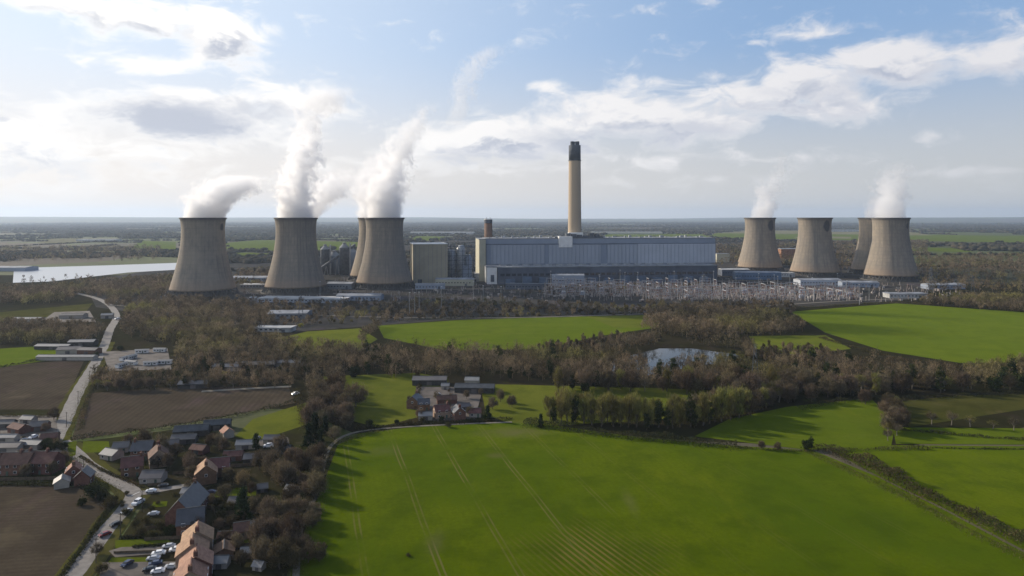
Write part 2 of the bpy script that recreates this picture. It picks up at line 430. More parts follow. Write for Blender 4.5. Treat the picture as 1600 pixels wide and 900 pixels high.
field('woodland_floor', [(-300,600),(-300,430),(700,430),(1900,450),(1900,620),(1400,700),(1100,690),(820,668),(560,680),(470,640),(140,630),(0,600)], m_floor)
field('plant_ground', [(150,480),(130,440),(250,420),(500,378),(900,372),(1300,375),(1500,430),(1420,468),(1240,482),(1010,492),(700,500),(440,520),(300,500)], m_yard)
field('field', [(1235,487),(1400,474),(1560,485),(1900,505),(1900,600),(1600,566),(1500,567),(1380,548),(1290,520)], m_green)
field('field', [(590,509),(720,500),(905,494),(1020,500),(1025,512),(930,526),(850,545),(700,548),(600,528)], m_green)
field('field', [(430,530),(480,518),(562,513),(590,530),(560,548),(470,545)], m_past)
field('field', [(915,494),(1030,492),(1030,512),(960,512)], m_past)
field('field', [(1170,525),(1290,524),(1330,545),(1250,555),(1180,545)], m_past)
field('field', [(505,588),(650,583),(700,590),(700,640),(590,668),(520,650)], m_past)
field('field', [(365,684),(395,655),(482,628),(490,668),(440,678),(400,694)], m_past)
field('field', [(132,615),(250,606),(450,603),(462,630),(300,660),(112,688)], m_plough)
field('field', [(-260,640),(-260,565),(0,573),(133,560),(92,650)], m_plough)
field('field', [(-400,757),(0,757),(135,762),(188,790),(150,840),(96,905),(60,1000),(-500,1000)], m_plough2)
field('field', [(-200,540),(0,545),(105,538),(95,560),(-10,576),(-200,590)], m_green)
field('field', [(-200,490),(0,488),(145,474),(130,492),(-20,505),(-200,515)], m_olive)
field('field', [(750,600),(1000,606),(1180,612),(1130,650),(820,668),(760,650)], m_past)
field('field', [(1085,682),(1140,655),(1230,636),(1360,622),(1400,660),(1392,700),(1260,703)], m_green)
field('field', [(1400,628),(1500,618),(1900,610),(1900,670),(1600,640),(1420,668)], m_olive)
field('field', [(1395,668),(1900,672),(1900,700),(1600,695),(1400,694)], m_green)
field('field', [(1290,700),(1400,696),(1900,700),(1900,985),(1600,860),(1480,797),(1370,743)], m_main)
field('field', [(452,900),(490,790),(520,700),(560,678),(640,668),(780,660),(860,664),(1000,684),(1150,697),(1270,704),(1370,745),(1480,800),(1600,864),(1900,990),(1900,1400),(350,1400)], m_main)
field('garden_ground', [(70,690),(130,690),(300,668),(400,690),(490,660),(530,690),(500,770),(440,920),(400,1100),(140,1100),(150,900),(230,780),(115,695)], m_garden)
field('garden_ground', [(-250,640),(95,640),(75,690),(125,720),(175,775),(140,760),(-250,757)], m_garden)
m_farg = field_mat('far_grass', (.12,.16,.02), (.10,.13,.02))[0]; m_farp = field_mat('far_pale_field', (.22,.20,.11), (.17,.16,.09))[0]
for pts, mm in (([(355,390),(440,392),(560,390),(560,378),(400,375),(350,380)], m_farg), ([(200,392),(275,392),(275,378),(220,376)], m_farg), ([(1100,372),(1170,373),(1600,379),(1800,380),(1800,371),(1400,366),(1120,364)], m_farg), ([(640,376),(690,376),(700,370),(650,369)], m_farg),
    ([(1120,364.5),(1300,366),(1460,368),(1420,362),(1180,360)], m_farp), ([(940,370),(1110,371),(1100,366),(950,365)], m_farg), ([(60,380),(190,378),(180,372),(80,373)], m_farp), ([(360,402),(420,403),(420,396),(370,395)], m_farg), ([(1400,392),(1520,394),(1500,388),(1420,386)], m_farg), ([(1240,372),(1330,373),(1330,370),(1250,369)], m_farp)):
    field('field', pts, mm); FARF.append(pts)
# bright lawns in the village
m_lawn = field_mat('lawn', (.10,.125,.01), (.08,.10,.008))[0]
for pts in ([(130,690),(170,690),(172,707),(128,708)], [(305,770),(345,768),(350,778),(300,780)], [(345,762),(400,764),(400,776),(350,775)], [(180,845),(260,842),(270,850),(180,858)],
            [(175,872),(235,872),(265,880),(262,905),(150,905)], [(380,838),(410,836),(412,850),(375,852)], [(380,820),(412,815),(412,826),(380,830)], [(240,785),(262,784),(260,792),(236,794)], [(104,692),(120,690),(118,712),(108,715)]):
    field('lawn', pts, m_lawn)
# drives and yards
m_yard2 = pbr('concrete_yard', (.095,.08,.068), .9, .35, .12)
for pts in ([(170,862),(190,856),(300,852),(298,862),(180,872)], [(160,880),(300,878),(296,925),(150,925)], [(160,550),(262,545),(268,578),(170,580)], [(85,488),(140,486),(150,503),(60,505)],
            [(650,604),(735,606),(752,618),(742,655),(680,660),(650,640)], [(0,650),(88,650),(92,700),(0,703)], [(380,464),(560,462),(560,470),(395,474)], [(395,512),(465,508),(460,518),(400,520)], [(380,690),(450,684),(452,694),(378,700)]):
    field('yard', pts, m_yard2)

# ------------------------------------------------------------------ water
def water_mat(name, c, rough):
    m = bpy.data.materials.new(name); m.use_nodes = True; b = m.node_tree.nodes['Principled BSDF']; n = N(m.node_tree)
    b.inputs['Base Color'].default_value = (*c, 1); b.inputs['Roughness'].default_value = rough
    b.inputs['Specular IOR Level'].default_value = .35 if 'pond' in name else .6; b.inputs['IOR'].default_value = 1.33
    p = n.node('ShaderNodeNewGeometry').outputs['Position']
    bp = n.node('ShaderNodeBump'); bp.inputs['Strength'].default_value = .06; bp.inputs['Distance'].default_value = .1
    n.link(n.noise(p, .8, 3), bp.inputs['Height']); n.link(bp.outputs[0], b.inputs['Normal'])
    return m
wm = water_mat('pond_water', (.008,.010,.009), .07)
field('pond_water', [(888,592),(905,574),(960,562),(1030,545),(1080,545),(1150,554),(1162,563),(1090,572),(1000,590)], wm)
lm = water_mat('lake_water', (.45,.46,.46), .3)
field('lake_water', [(20,442),(22,419),(160,415),(288,410.5),(288,421),(200,426),(130,434),(80,440)], lm)

# ------------------------------------------------------------------ roads and tracks
strip('verge', [(55,960),(128,885),(185,800),(208,770),(150,735),(108,697),(88,690),(118,620),(150,570),(168,535)], 12.5, m_verge, .21)
strip('road', [(40,985),(118,895),(165,830),(200,790),(207,768),(180,752),(140,728),(112,702),(98,690)], 6.2, m_road, .24)
strip('road', [(84,690),(100,660),(122,612),(146,572),(163,540),(172,515),(182,495),(172,478),(150,466),(118,458)], 7.5, m_road, .245)
strip('side_road', [(205,772),(232,770),(262,764),(300,758)], 4.5, m_road, .25)
strip('track', [(462,905),(468,830),(486,790),(500,750),(508,716),(520,694),(548,678),(600,670),(700,664),(800,660)], 2.2, m_track, .255)
strip('track', [(1260,702),(1340,738),(1420,775),(1500,820),(1600,868),(1700,915)], .5, m_verge, .25)
strip('track', [(90,690),(78,668),(70,655)], 4, m_track, .26)
m_wlin = pbr('white_line', (.75,.75,.72), .7, .1)
strip('road_marking', [(205,776),(212,772),(222,768)], .25, m_wlin, .262)
m_pale = pbr('pale_headland', (.20,.18,.145), .9, .15, .2)
strip('track', [(315,612),(380,608),(455,604)], 4.5, m_pale, .20)
strip('service_road', [(170,477),(400,489),(700,497),(1010,490),(1330,470),(1600,462)], 6, m_track, .2)
strip('service_road', [(400,455),(520,440),(640,452),(860,448),(1120,438),(1340,447)], 9, m_track, .2)

# ------------------------------------------------------------------ cooling towers
def tower_mat(i, stain_az, stain_z, stain_r, stain_a):
    m = bpy.data.materials.new('tower_concrete'); m.use_nodes = True; t = m.node_tree; n = N(t); b = t.nodes['Principled BSDF']
    b.inputs['Roughness'].default_value = .9; b.inputs['Specular IOR Level'].default_value = .15
    p = n.node('ShaderNodeTexCoord').outputs['Object']; X, Y, Z = n.sep(p)[:3]
    ang = n.math('ARCTAN2', Y, X)
    cyl = n.comb(n.math('MULTIPLY', ang, 30), n.math('MULTIPLY', Z, .35), i*7.1)
    f = n.noise(cyl, .25, 5, .65); c = n.mix(n.mapr(f, .3, .7), (.29,.245,.19), (.215,.188,.152))
    st = n.noise(n.comb(n.math('MULTIPLY', ang, 30), n.math('MULTIPLY', Z, .03), i*3.3), .35, 5, .7)
    c = n.mix(n.mapr(st, .42, .68, 0, .65), c, (.135,.12,.105))
    ring = n.mapr(n.math('SINE', n.math('MULTIPLY', Z, 2*math.pi/6.5)), .6, 1.0, 0, .3)
    c = n.mix(ring, c, (.17,.15,.13))
    bl = n.noise(n.vmath('ADD', p, (i*91.0, 0, 0)), .035, 4, .6); c = n.mix(n.mapr(bl, .4, .65, 0, .5), c, (.19,.168,.145) if i % 2 else (.31,.26,.195))
    # rusty run-off near the foot, shell colour darkens towards the rim
    c = n.mix(n.math('MULTIPLY', n.mapr(Z, 30, 8), .35), c, (.36,.24,.15))
    c = n.mix(n.math('MULTIPLY', n.mapr(Z, 106, 112.5), .55), c, (.12,.11,.10))
    if stain_a:
        da = n.math('MULTIPLY', n.math('ADD', ang, -stain_az), 32)
        d = n.vmath('LENGTH', n.comb(n.math('DIVIDE', da, stain_r), n.math('DIVIDE', n.math('ADD', Z, -stain_z), stain_r*1.25)), out=1)
        d = n.math('ADD', d, n.math('MULTIPLY', n.math('SUBTRACT', n.noise(p, .12, 4, .6), .5), .9))
        c = n.mix(n.mapr(d, 1.15, .75, 0, stain_a), c, (.07,.068,.068))
    n.link(c, b.inputs['Base Color']); return m
m_dark = pbr('dark_concrete', (.10,.095,.09), .9, .2, .2)
m_basin = pbr('basin_concrete', (.10,.095,.088), .9, .2, .2)
K = 96
def tower(px, Yc, label, stain=None, rs=1.0):
    i = tower.i; tower.i += 1
    o = empty('cooling_tower', (PXY(px, Yc), Yc, 0), rs); tag(o, label, 'cooling tower', 'cooling towers of the power station')
    az = 0; sa = 0; sz = 95; sr = 9
    if stain: az, sz, sr, sa = stain; az -= rs
    m = tower_mat(i, az, sz, sr, sa)
    H0, H1, zt, rt = 9.0, 114.0, 96.0, 30.0
    bb = (zt-H0)/math.sqrt((46.3/rt)**2-1); bt = 52.0
    prof = []
    for k in range(41):
        z = H0+(H1-H0)*k/40; d = (z-zt)/(bb if z < zt else bt); prof.append((rt*math.sqrt(1+d*d), z))
    inner = [(r-.9, z) for r, z in reversed(prof)]
    B = MB(); B.lathe(prof+inner, k=K, cap0=False, cap1=False)
    # close the lower lip
    L = len(prof)*2
    B.f += [((L-1)*K+j, (L-1)*K+(j+1)%K, (j+1)%K, j) for j in range(K)]
    B.build('shell', m, o, smooth=True)
    rt1 = prof[-1][0]
    MB().lathe([(rt1-.5, H1-1.6), (rt1+1.0, H1-1.6), (rt1+1.0, H1+.9), (rt1-1.2, H1+.9), (rt1-1.2, H1-1.6)], k=K, cap0=False, cap1=False).build('rim', m_dark, o)
    B = MB(); r0 = 46.6; nleg = 40
    for j in range(nleg):
        a = 2*math.pi*j/nleg; a1 = a+math.pi/nleg; a2 = a-math.pi/nleg
        for q in (a1, a2): B.bar((50*math.cos(a), 50*math.sin(a), 0), (r0*math.cos(q), r0*math.sin(q), H0+.5), .9)
    B.build('colonnade', m_basin, o)
    MB().lathe([(52, 0), (52, 1.8), (51, 1.8), (51, .6)], k=64, cap0=False).build('basin', m_basin, o)
    MB().lathe([(40, .7), (40, 8.5)], k=48).build('cooling_fill', m_dark, o)
    return o
tower.i = 0
tower(317.5, 1020, 'leftmost cooling tower, standing alone with brown woods at its foot', (-.14, 101, 4.5, .95), .3)
tower(462.5, 1062, 'cooling tower with the tallest steam column, second from the left', None, 1.0)
tower(463.0, 1235, 'cooling tower almost hidden behind the second tower from the left', None, .4)
tower(601.0, 1130, 'cooling tower left of the cream block, front one of an overlapping pair', None, 2.0)
tower(587.0, 1262, 'cooling tower half hidden behind the one left of the cream block', None, 1.4)
tower(1187.5, 1475, 'cooling tower nearest the right end of the long blue grey hall', (-1.1, 99, 9, 1.0), .7)
tower(1185.0, 1620, 'cooling tower showing only as a sliver behind the one beside the long hall', None, .2)
tower(1273.0, 1352, 'cooling tower without any steam, between the steaming ones on the right', (-1.17, 99, 9, 1.0), 1.2)
tower(1368.0, 1398, 'lit cooling tower half hidden behind the rightmost one', (-2.3, 99, 6, .6), .9)
tower(1391.5, 1268, 'rightmost cooling tower, its left flank lit warm by the sun', (-.95, 100, 4.5, .7), 1.7)

# ------------------------------------------------------------------ steam
def plume(px0, Yc, pts, label, dens, z0=None, nsc=.03, edge=.17, kin=.15):
    """pts: (px, py, half width px, relative density) from the mouth upwards"""
    s = Yc/F; x0 = PXY(px0, Yc); zz = [HC+(HOR-p[1])*s for p in pts]; z0 = 108.0 if z0 is None else z0
    zz[0] = z0; h = zz[-1]-z0
    T = [(z-z0)/h for z in zz]; CX = [(p[0]-px0)*s for p in pts]; RR = [p[2]*s*(1 if k_ < 2 else (1.02 if kin > .1 else 1.0)) for k_, p in enumerate(pts)]; DD = [p[3] for p in pts]
    m = bpy.data.materials.new('steam'); m.use_nodes = True; t = m.node_tree; t.nodes.remove(t.nodes['Principled BSDF']); n = N(t)
    p = n.node('ShaderNodeTexCoord').outputs['Object']; X, Y, Z = n.sep(p)[:3]
    tt = n.math('DIVIDE', Z, h, clamp=True)
    lo = min(CX)-1; hi = max(CX)+1; rmax = max(RR)
    def curve(vals, a, b):
        rr = n.node('ShaderNodeValToRGB'); n.link(tt, rr.inputs[0]); cr = rr.color_ramp; cr.interpolation = 'B_SPLINE' if False else 'EASE'
        cr.interpolation = 'LINEAR'
        while len(cr.elements) < len(vals): cr.elements.new(.5)
        for e, (pp, v) in zip(cr.elements, zip(T, vals)): e.position = pp; q = (v-a)/(b-a); e.color = (q, q, q, 1)
        return n.mapr(rr.outputs[0], 0, 1, a, b, False)
    cx = curve(CX, lo, hi); rr = curve(RR, 0, rmax*1.01); dd = curve(DD, 0, 1)
    ns = n.noise(n.vmath('ADD', p, (x0, 13*len(pts), 0)), nsc*.8, 6, .66, .5, out=1)
    off = n.vmath('SUBTRACT', ns, (.5, .5, .5)); ox, oy, oz = n.sep(off)[:3]
    grow = n.mapr(Z, 6, 60, .12, 1.0)            # smooth at the mouth, billowing above
    ax = n.math('ADD', n.math('SUBTRACT', X, cx), n.math('MULTIPLY', n.math('MULTIPLY', ox, grow), rmax*3.3))
    ay = n.math('ADD', Y, n.math('MULTIPLY', n.math('MULTIPLY', oy, grow), rmax*3.3))
    d = n.math('DIVIDE', n.vmath('LENGTH', n.comb(ax, ay), out=1), rr)
    bil = n.noise(n.vmath('ADD', p, (0, 77, x0)), nsc*3.0, 6, .75)
    d = n.math('ADD', d, n.math('MULTIPLY', n.math('MULTIPLY', n.math('SUBTRACT', bil, .5), grow), 4.8))
    den = n.mapr(d, n.mapr(Z, 6, 40, 1.0, .88), n.mapr(Z, 6, 40, 1.0-edge, .88-edge))
    top = n.mapr(tt, 1.0, .9)
    den = n.math('MULTIPLY', n.math('MULTIPLY', den, dd), n.math('MULTIPLY', top, dens*2.4))
    v = n.node('ShaderNodeVolumePrincipled'); v.inputs['Color'].default_value = (.985, .985, .99, 1); v.inputs['Anisotropy'].default_value = .25
    n.link(den, v.inputs['Density']); n.link(v.outputs[0], t.nodes['Material Output'].inputs['Volume'])
    # hull that closely follows the plume
    k = 16; prof = []; V = []; Q = []; steps = 18
    for j in range(steps+1):
        q = j/steps; cxx = np.interp(q, T, CX); r = np.interp(q, T, RR); z = q*h
        g_ = min(1, max(.12, (z-6)/54)); r = r*(1.02+.85*g_)+g_*rmax*.35
        if z < 7: r = min(r, 30.2)
        for i in range(k):
            a = 2*math.pi*i/k; V.append((cxx+r*math.cos(a), r*math.sin(a), z))
    for j in range(steps):
        for i in range(k): Q.append((j*k+i, j*k+(i+1)%k, (j+1)*k+(i+1)%k, (j+1)*k+i))
    me = bpy.data.meshes.new('steam_plume'); me.from_pydata(V, [], Q+[tuple(reversed(range(k))), tuple(range(steps*k, steps*k+k))]); me.update(); me.materials.append(m)
    o = link(bpy.data.objects.new('steam_plume', me)); o.location = (x0, Yc, z0)
    tag(o, label, 'steam', 'steam plumes over the cooling towers'); m.cycles.volume_step_rate = .3 if hasattr(m.cycles, 'volume_step_rate') else 1
    return o
if True:
    plume(317.5, 1020, [(317,344,30,1),(319,334,33,1),(328,320,40,.85),(340,306,44,.7),(354,293,44,.55),(370,282,36,.35),(388,271,22,.15)], 'white steam leaning right from the leftmost cooling tower', .05)
    plume(462.5, 1062, [(462,344,29,1),(463,325,30,1),(466,295,29,1),(470,262,25,.85),(474,232,22,.65),(478,205,20,.5),(485,180,22,.35),(502,155,38,.2),(520,128,38,.08)], 'tallest white steam column, rising from the second cooling tower from the left', .055)
    plume(470, 1235, [(468,344,25,1),(488,325,28,.8),(508,305,30,.7),(522,285,28,.6),(532,268,20,.35),(540,255,10,.1)], 'shorter steam lobe drifting right behind the tallest steam column', .03)
    plume(601, 1130, [(600,344,28,1),(601,325,29,1),(603,300,28,.9),(608,275,26,.75),(616,250,25,.6),(628,228,20,.42),(642,205,18,.32),(656,182,16,.22),(668,155,12,.1)], 'steam column leaning right above the cooling tower beside the cream block', .05)
    plume(587, 1262, [(583,344,24,1),(580,325,25,.9),(576,300,25,.8),(578,275,24,.6),(592,255,22,.4),(610,235,18,.15)], 'soft steam lobe on the left behind the leaning steam column', .03)
    plume(715, 1300, [(708,195,15,.2),(716,178,16,.6),(722,155,15,.7),(728,132,17,.6),(738,108,18,.6),(752,90,20,.6),(768,78,18,.4),(778,66,8,.1)], 'thin torn wisp of steam high in the sky left of the tall chimney', .010, z0=HC+(HOR-195)*1300/F, nsc=.04)
    plume(1187.5, 1475, [(1189,344,18,.7),(1193,325,20,1),(1200,305,19,.9),(1208,288,16,.7),(1213,270,12,.4),(1218,250,8,.25),(1221,228,4,.1)], 'thin steam puff above the cooling tower beside the long hall', .02, kin=0)
    plume(1391.5, 1268, [(1391,344,24,1),(1391,325,24,1),(1391,303,22,.9),(1394,285,21,.6),(1399,268,19,.35),(1405,250,14,.15)], 'white steam column above the rightmost cooling tower', .022, kin=0)
    plume(1368, 1398, [(1366,344,15,1),(1366,328,14,.8),(1370,312,14,.5),(1376,296,10,.2)], 'faint steam beside the rightmost steam column', .02)

# ------------------------------------------------------------------ main power station buildings
m_clad = pbr('pale_blue_cladding', (.32,.35,.40), .55, .07, .02, stretch=(1,1,.4)); m_clad2 = pbr('grey_blue_cladding', (.24,.28,.345), .6, .08, .02)
m_cladL = pbr('light_cladding', (.40,.43,.48), .55, .06, .03)
m_navy = pbr('navy_cladding', (.085,.10,.13), .6, .25, .03); m_cream = pbr('cream_cladding', (.42,.40,.30), .7, .08, .05)
m_steel = pbr('galvanised_steel', (.34,.35,.36), .5, .2, .3, metal=.3); m_dsteel = pbr('dark_steel', (.085,.095,.11), .6, .3, .2)
m_white = pbr('white_panel', (.72,.71,.68), .6, .08, .1); m_roofg = pbr('grey_roofing', (.20,.21,.22), .8, .2, .05)
m_stack = pbr('stack_concrete', (.40,.315,.22), .9, .12, .03, stretch=(1,1,.15)); m_stackd = pbr('stack_dark_band', (.085,.095,.11), .8, .25, .08)
m_glass = pbr('window_glass', (.03,.035,.045), .08, .1, 1, spec=.8); m_rust = pbr('rusty_metal', (.26,.13,.07), .8, .3, .2)

rot = R(7.5); cL = Vector((PXY(760, 1236), 1236))
ux = Vector((math.cos(rot), math.sin(rot))); uy = Vector((-math.sin(rot), math.cos(rot)))
LEN = 435.0
bh = empty('boiler_house', (cL.x, cL.y, 0), rot); tag(bh, 'long pale blue grey power station hall with a flat roof and dark lower front', 'power station hall')
def lb(x0, x1, y0, y1, z0, z1): return MB().box((x0+x1)/2, (y0+y1)/2, z0, x1-x0, y1-y0, z1-z0)
lb(0, LEN, 0, 75, 28, 66.0).build('wall', m_clad2, bh)
B = MB()
for k in range(4):
    B.box(58+105*k+(6 if k > 1 else 0), -.6, 30.5, 98, .8, 34.5)
B.build('cladding', m_clad, bh)
lb(LEN-152, LEN-1, -1.6, -.2, 30, 66).build('end_cladding', m_cladL, bh)
lb(-1, LEN+1, 2.5, 74, 66, 76).build('roof_storey', m_clad2, bh)
lb(-1.5, LEN+1.5, 2.0, 75.5, 76, 77.2).build('roof', m_roofg, bh)
lb(-.8, LEN+.8, -1.2, 1, 66, 67.0).build('gutter', m_navy, bh)
B = MB()
for k in range(30): B.box(8+k*14.4, 20+((k*7) % 5)*8, 77.2, 3+k % 3*2, 4, 1.6+(k*5 % 4)*.8)
B.islands('roof_vent', m_steel, bh)
B = MB()
for k in range(7): B.box(LEN*.30+12+k*11, 14, 77.2, 8, 10, 4.5+(k*3 % 4)*1.4)
B.box(LEN*.40, 12, 77.2, 92, 5, 2.8); B.islands('rooftop_unit', m_dsteel, bh)
B = MB()
for k in range(60): B.box(4+k*7.3, -1.75, 31, .5, .5, 34)
B.build('cladding_ribs', m_clad2, bh)
MB().box(146, 7, 60.5, 25, 18, 20).build('lift_tower', m_white, bh)
th = empty('turbine_hall', (cL.x, cL.y, 0), rot); tag(th, 'dark navy turbine hall running along the foot of the long pale hall', 'turbine hall')
lb(14, LEN-24, -62, -1.8, 0, 28.5).build('wall', m_navy, th)
lb(13, LEN-23, -63, -1.8, 28.5, 29.6).build('roof', m_roofg, th)
B = MB()
for k in range(39): B.box(22+k*9.9, -62.3, 14, 7.2, .5, 4.2)
B.islands('window', m_glass, th)
B = MB()
for k in range(18): B.box(26+k*20.5, -34, 29.6, 12, 3, 2.4)
B.islands('rooflight', m_steel, th)
B = MB()
for k in range(13): B.box(35+k*29, -67, 0, 16, 9, 9+(k*5 % 3)*2)
B.islands('annexe', pbr('blue_grey_panel', (.10,.14,.20), .6, .2, .05), th)
bk = empty('bunker_tower', (cL.x, cL.y, 0), rot); tag(bk, 'tall narrow cream tower block closing the left end of the long hall', 'tower block')
lb(-13.5, -1.8, -6, 78, 0, 75.2).build('wall', m_cream, bk); lb(-14, -1.5, -6.5, 78.5, 75.2, 76.4).build('roof', m_roofg, bk)
wb = empty('switch_house', (cL.x, cL.y, 0), rot); tag(wb, 'small white sunlit block at the foot of the cream tower block', 'plant building')
lb(-4, 13, -58, -8, 0, 29).build('wall', m_white, wb); lb(-4.5, 13.5, -58.5, -7.5, 29, 30).build('roof', m_roofg, wb)
lb(2, 8, -58.6, -58.1, 4, 16).build('door', m_navy, wb)
# chimney
cb = empty('tall_chimney', (PXY(898, 1300), 1300, 0)); tag(cb, 'tall concrete chimney with a dark top rising behind the long hall', 'chimney')
B = MB(); B.lathe([(13.6, 0), (12.9, 80), (12.2, 130), (11.6, 190), (11.4, 224)], k=40, cap1=False); B.build('shaft', m_stack, cb, smooth=True)
MB().lathe([(11.45, 224), (11.3, 252), (11.0, 252.4)], k=40).build('dark_band', m_stackd, cb, smooth=True)
MB().lathe([(11.6, 222.8), (12.3, 222.8), (12.3, 224.2), (11.6, 224.2)], k=40, cap0=False, cap1=False).build('gallery', m_dsteel, cb)
for a in (90, 210, 330): MB().lathe([(4.1, 250), (4.1, 259.5), (3.6, 259.5), (3.6, 252.6)], 5.2*math.cos(R(a)), 5.2*math.sin(R(a)), 18, cap0=False).build('flue', m_stackd, cb)
for a in (30, 150, 270): MB().lathe([(1.1, 250), (.9, 257)], 8.4*math.cos(R(a)), 8.4*math.sin(R(a)), 8).build('vent_pipe', m_steel, cb)
base = MB().box(0, -14, 60, 27, 20, 27).build('base_block', m_white, cb)
# brick chimney behind
sb = empty('short_chimney', (PXY(763, 1330), 1330, 0)); tag(sb, 'short brown chimney with a white ringed top behind the cream tower block', 'chimney')
MB().lathe([(8.2, 0), (7.7, 104)], k=24).build('shaft', pbr('brown_stack', (.16,.10,.07), .9, .15, .1), sb, smooth=True)
MB().lathe([(7.9, 104), (7.9, 111)], k=24).build('dark_band', m_stackd, sb); MB().lathe([(8.2, 111), (8.2, 112.4)], k=24).build('white_ring', m_white, sb)
for dx in (-3.5, 3.5): MB().lathe([(.5, 112.4), (.4, 116)], dx, 0, 8).build('flue', m_steel, sb)
# cream block left
Y0 = 1180
fg = empty('cream_block', (PXY(672, Y0), Y0, 0), R(14)); tag(fg, 'cream windowless block with a sunlit left end right of the cooling tower', 'plant building')
MB().box(0, 22, 0, 60, 52, 69).build('wall', pbr('dull_cream_cladding', (.36,.32,.23), .7, .07, .05), fg); MB().box(0, 22, 69, 61, 53, 1.2).build('roof', m_white, fg)
B = MB(); [B.box(-26+k*7.5, -4.3, 2, .35, .5, 65) for k in range(8)]; B.build('cladding_ribs', m_roofg, fg)
MB().box(-18, -4.2, 0, 7, .6, 9).build('door', m_dsteel, fg)
# desulphurisation plant: steel frames with vessels
ab = empty('absorber_plant', (PXY(714, 1200), 1200, 0), R(8)); tag(ab, 'dark lattice framed process plant between the cream block and the tower block', 'process plant')
B = MB()
for x in range(-20, 31, 10):
    for y in (0, 14, 28):
        B.bar((x, y, 0), (x, y, 52+(x*7 % 3)*7), 1.0)
for z in range(8, 66, 8):
    for y in (0, 14, 28): B.bar((-20, y, z), (30, y, z), .8)
    for x in range(-20, 31, 10): B.bar((x, 0, z), (x, 28, z), .7)
for x in range(-20, 30, 10):
    for z in range(8, 56, 16): B.bar((x, 0, z), (x+10, 0, z+8), .5)
B.build('steel_frame', m_dsteel, ab)
for x, r, h in ((-9, 7.5, 58), (8, 8, 66), (22, 6, 48)): MB().lathe([(r, 0), (r, h-6), (r*.5, h)], x, 14, 24).build('vessel', m_steel if x < 20 else m_clad2, ab, smooth=True)
MB().box(2, 20, 40, 46, 8, 9).build('duct', m_clad, ab); MB().box(-10, 24, 20, 18, 10, 36).build('duct', m_roofg, ab); MB().box(17, 6, 0, 16, 10, 30).build('casing', m_clad2, ab)
# coal and biomass silos far left
for i, (px, Y0, r, h, lab) in enumerate(((508,1380,9,58,'slim grey silo right of the second cooling tower'),(522,1400,13,44,'blue grey silo, second of the row between the towers'),(538,1370,10,62,'tallest blue grey silo between the cooling towers'),(550,1420,12,50,'rightmost grey silo between the cooling towers'))):
    o = empty('storage_silo', (PXY(px, Y0), Y0, 0)); tag(o, lab, 'silo', 'silos between the cooling towers')
    MB().lathe([(r, 0), (r, h-7)], k=24, cap1=False).build('wall', m_clad2 if i % 2 else m_dsteel, o, smooth=True)
    MB().lathe([(r+.4, h-7), (r*.35, h), (r*.35, h+3)], k=24).build('roof', m_roofg, o)
    MB().box(r+1.5, 0, 0, 2.5, 2.5, h+2).build('lift_shaft', m_steel, o)
o = empty('conveyor_bridge', (0, 0, 0)); tag(o, 'dark sloping conveyor gallery linking the silos between the towers', 'conveyor')
a = Vector((PXY(498, 1350), 1350, 12)); b = Vector((PXY(555, 1390), 1390, 60)); MB().bar(a, b, 5).build('gallery', m_dsteel, o)
for t in (.2, .5, .8):
    q = a.lerp(b, t); MB().bar((q.x-4, q.y, 0), (q.x, q.y, q.z-2), 1).bar((q.x+4, q.y, 0), (q.x, q.y, q.z-2), 1).build('trestle', m_steel, o)
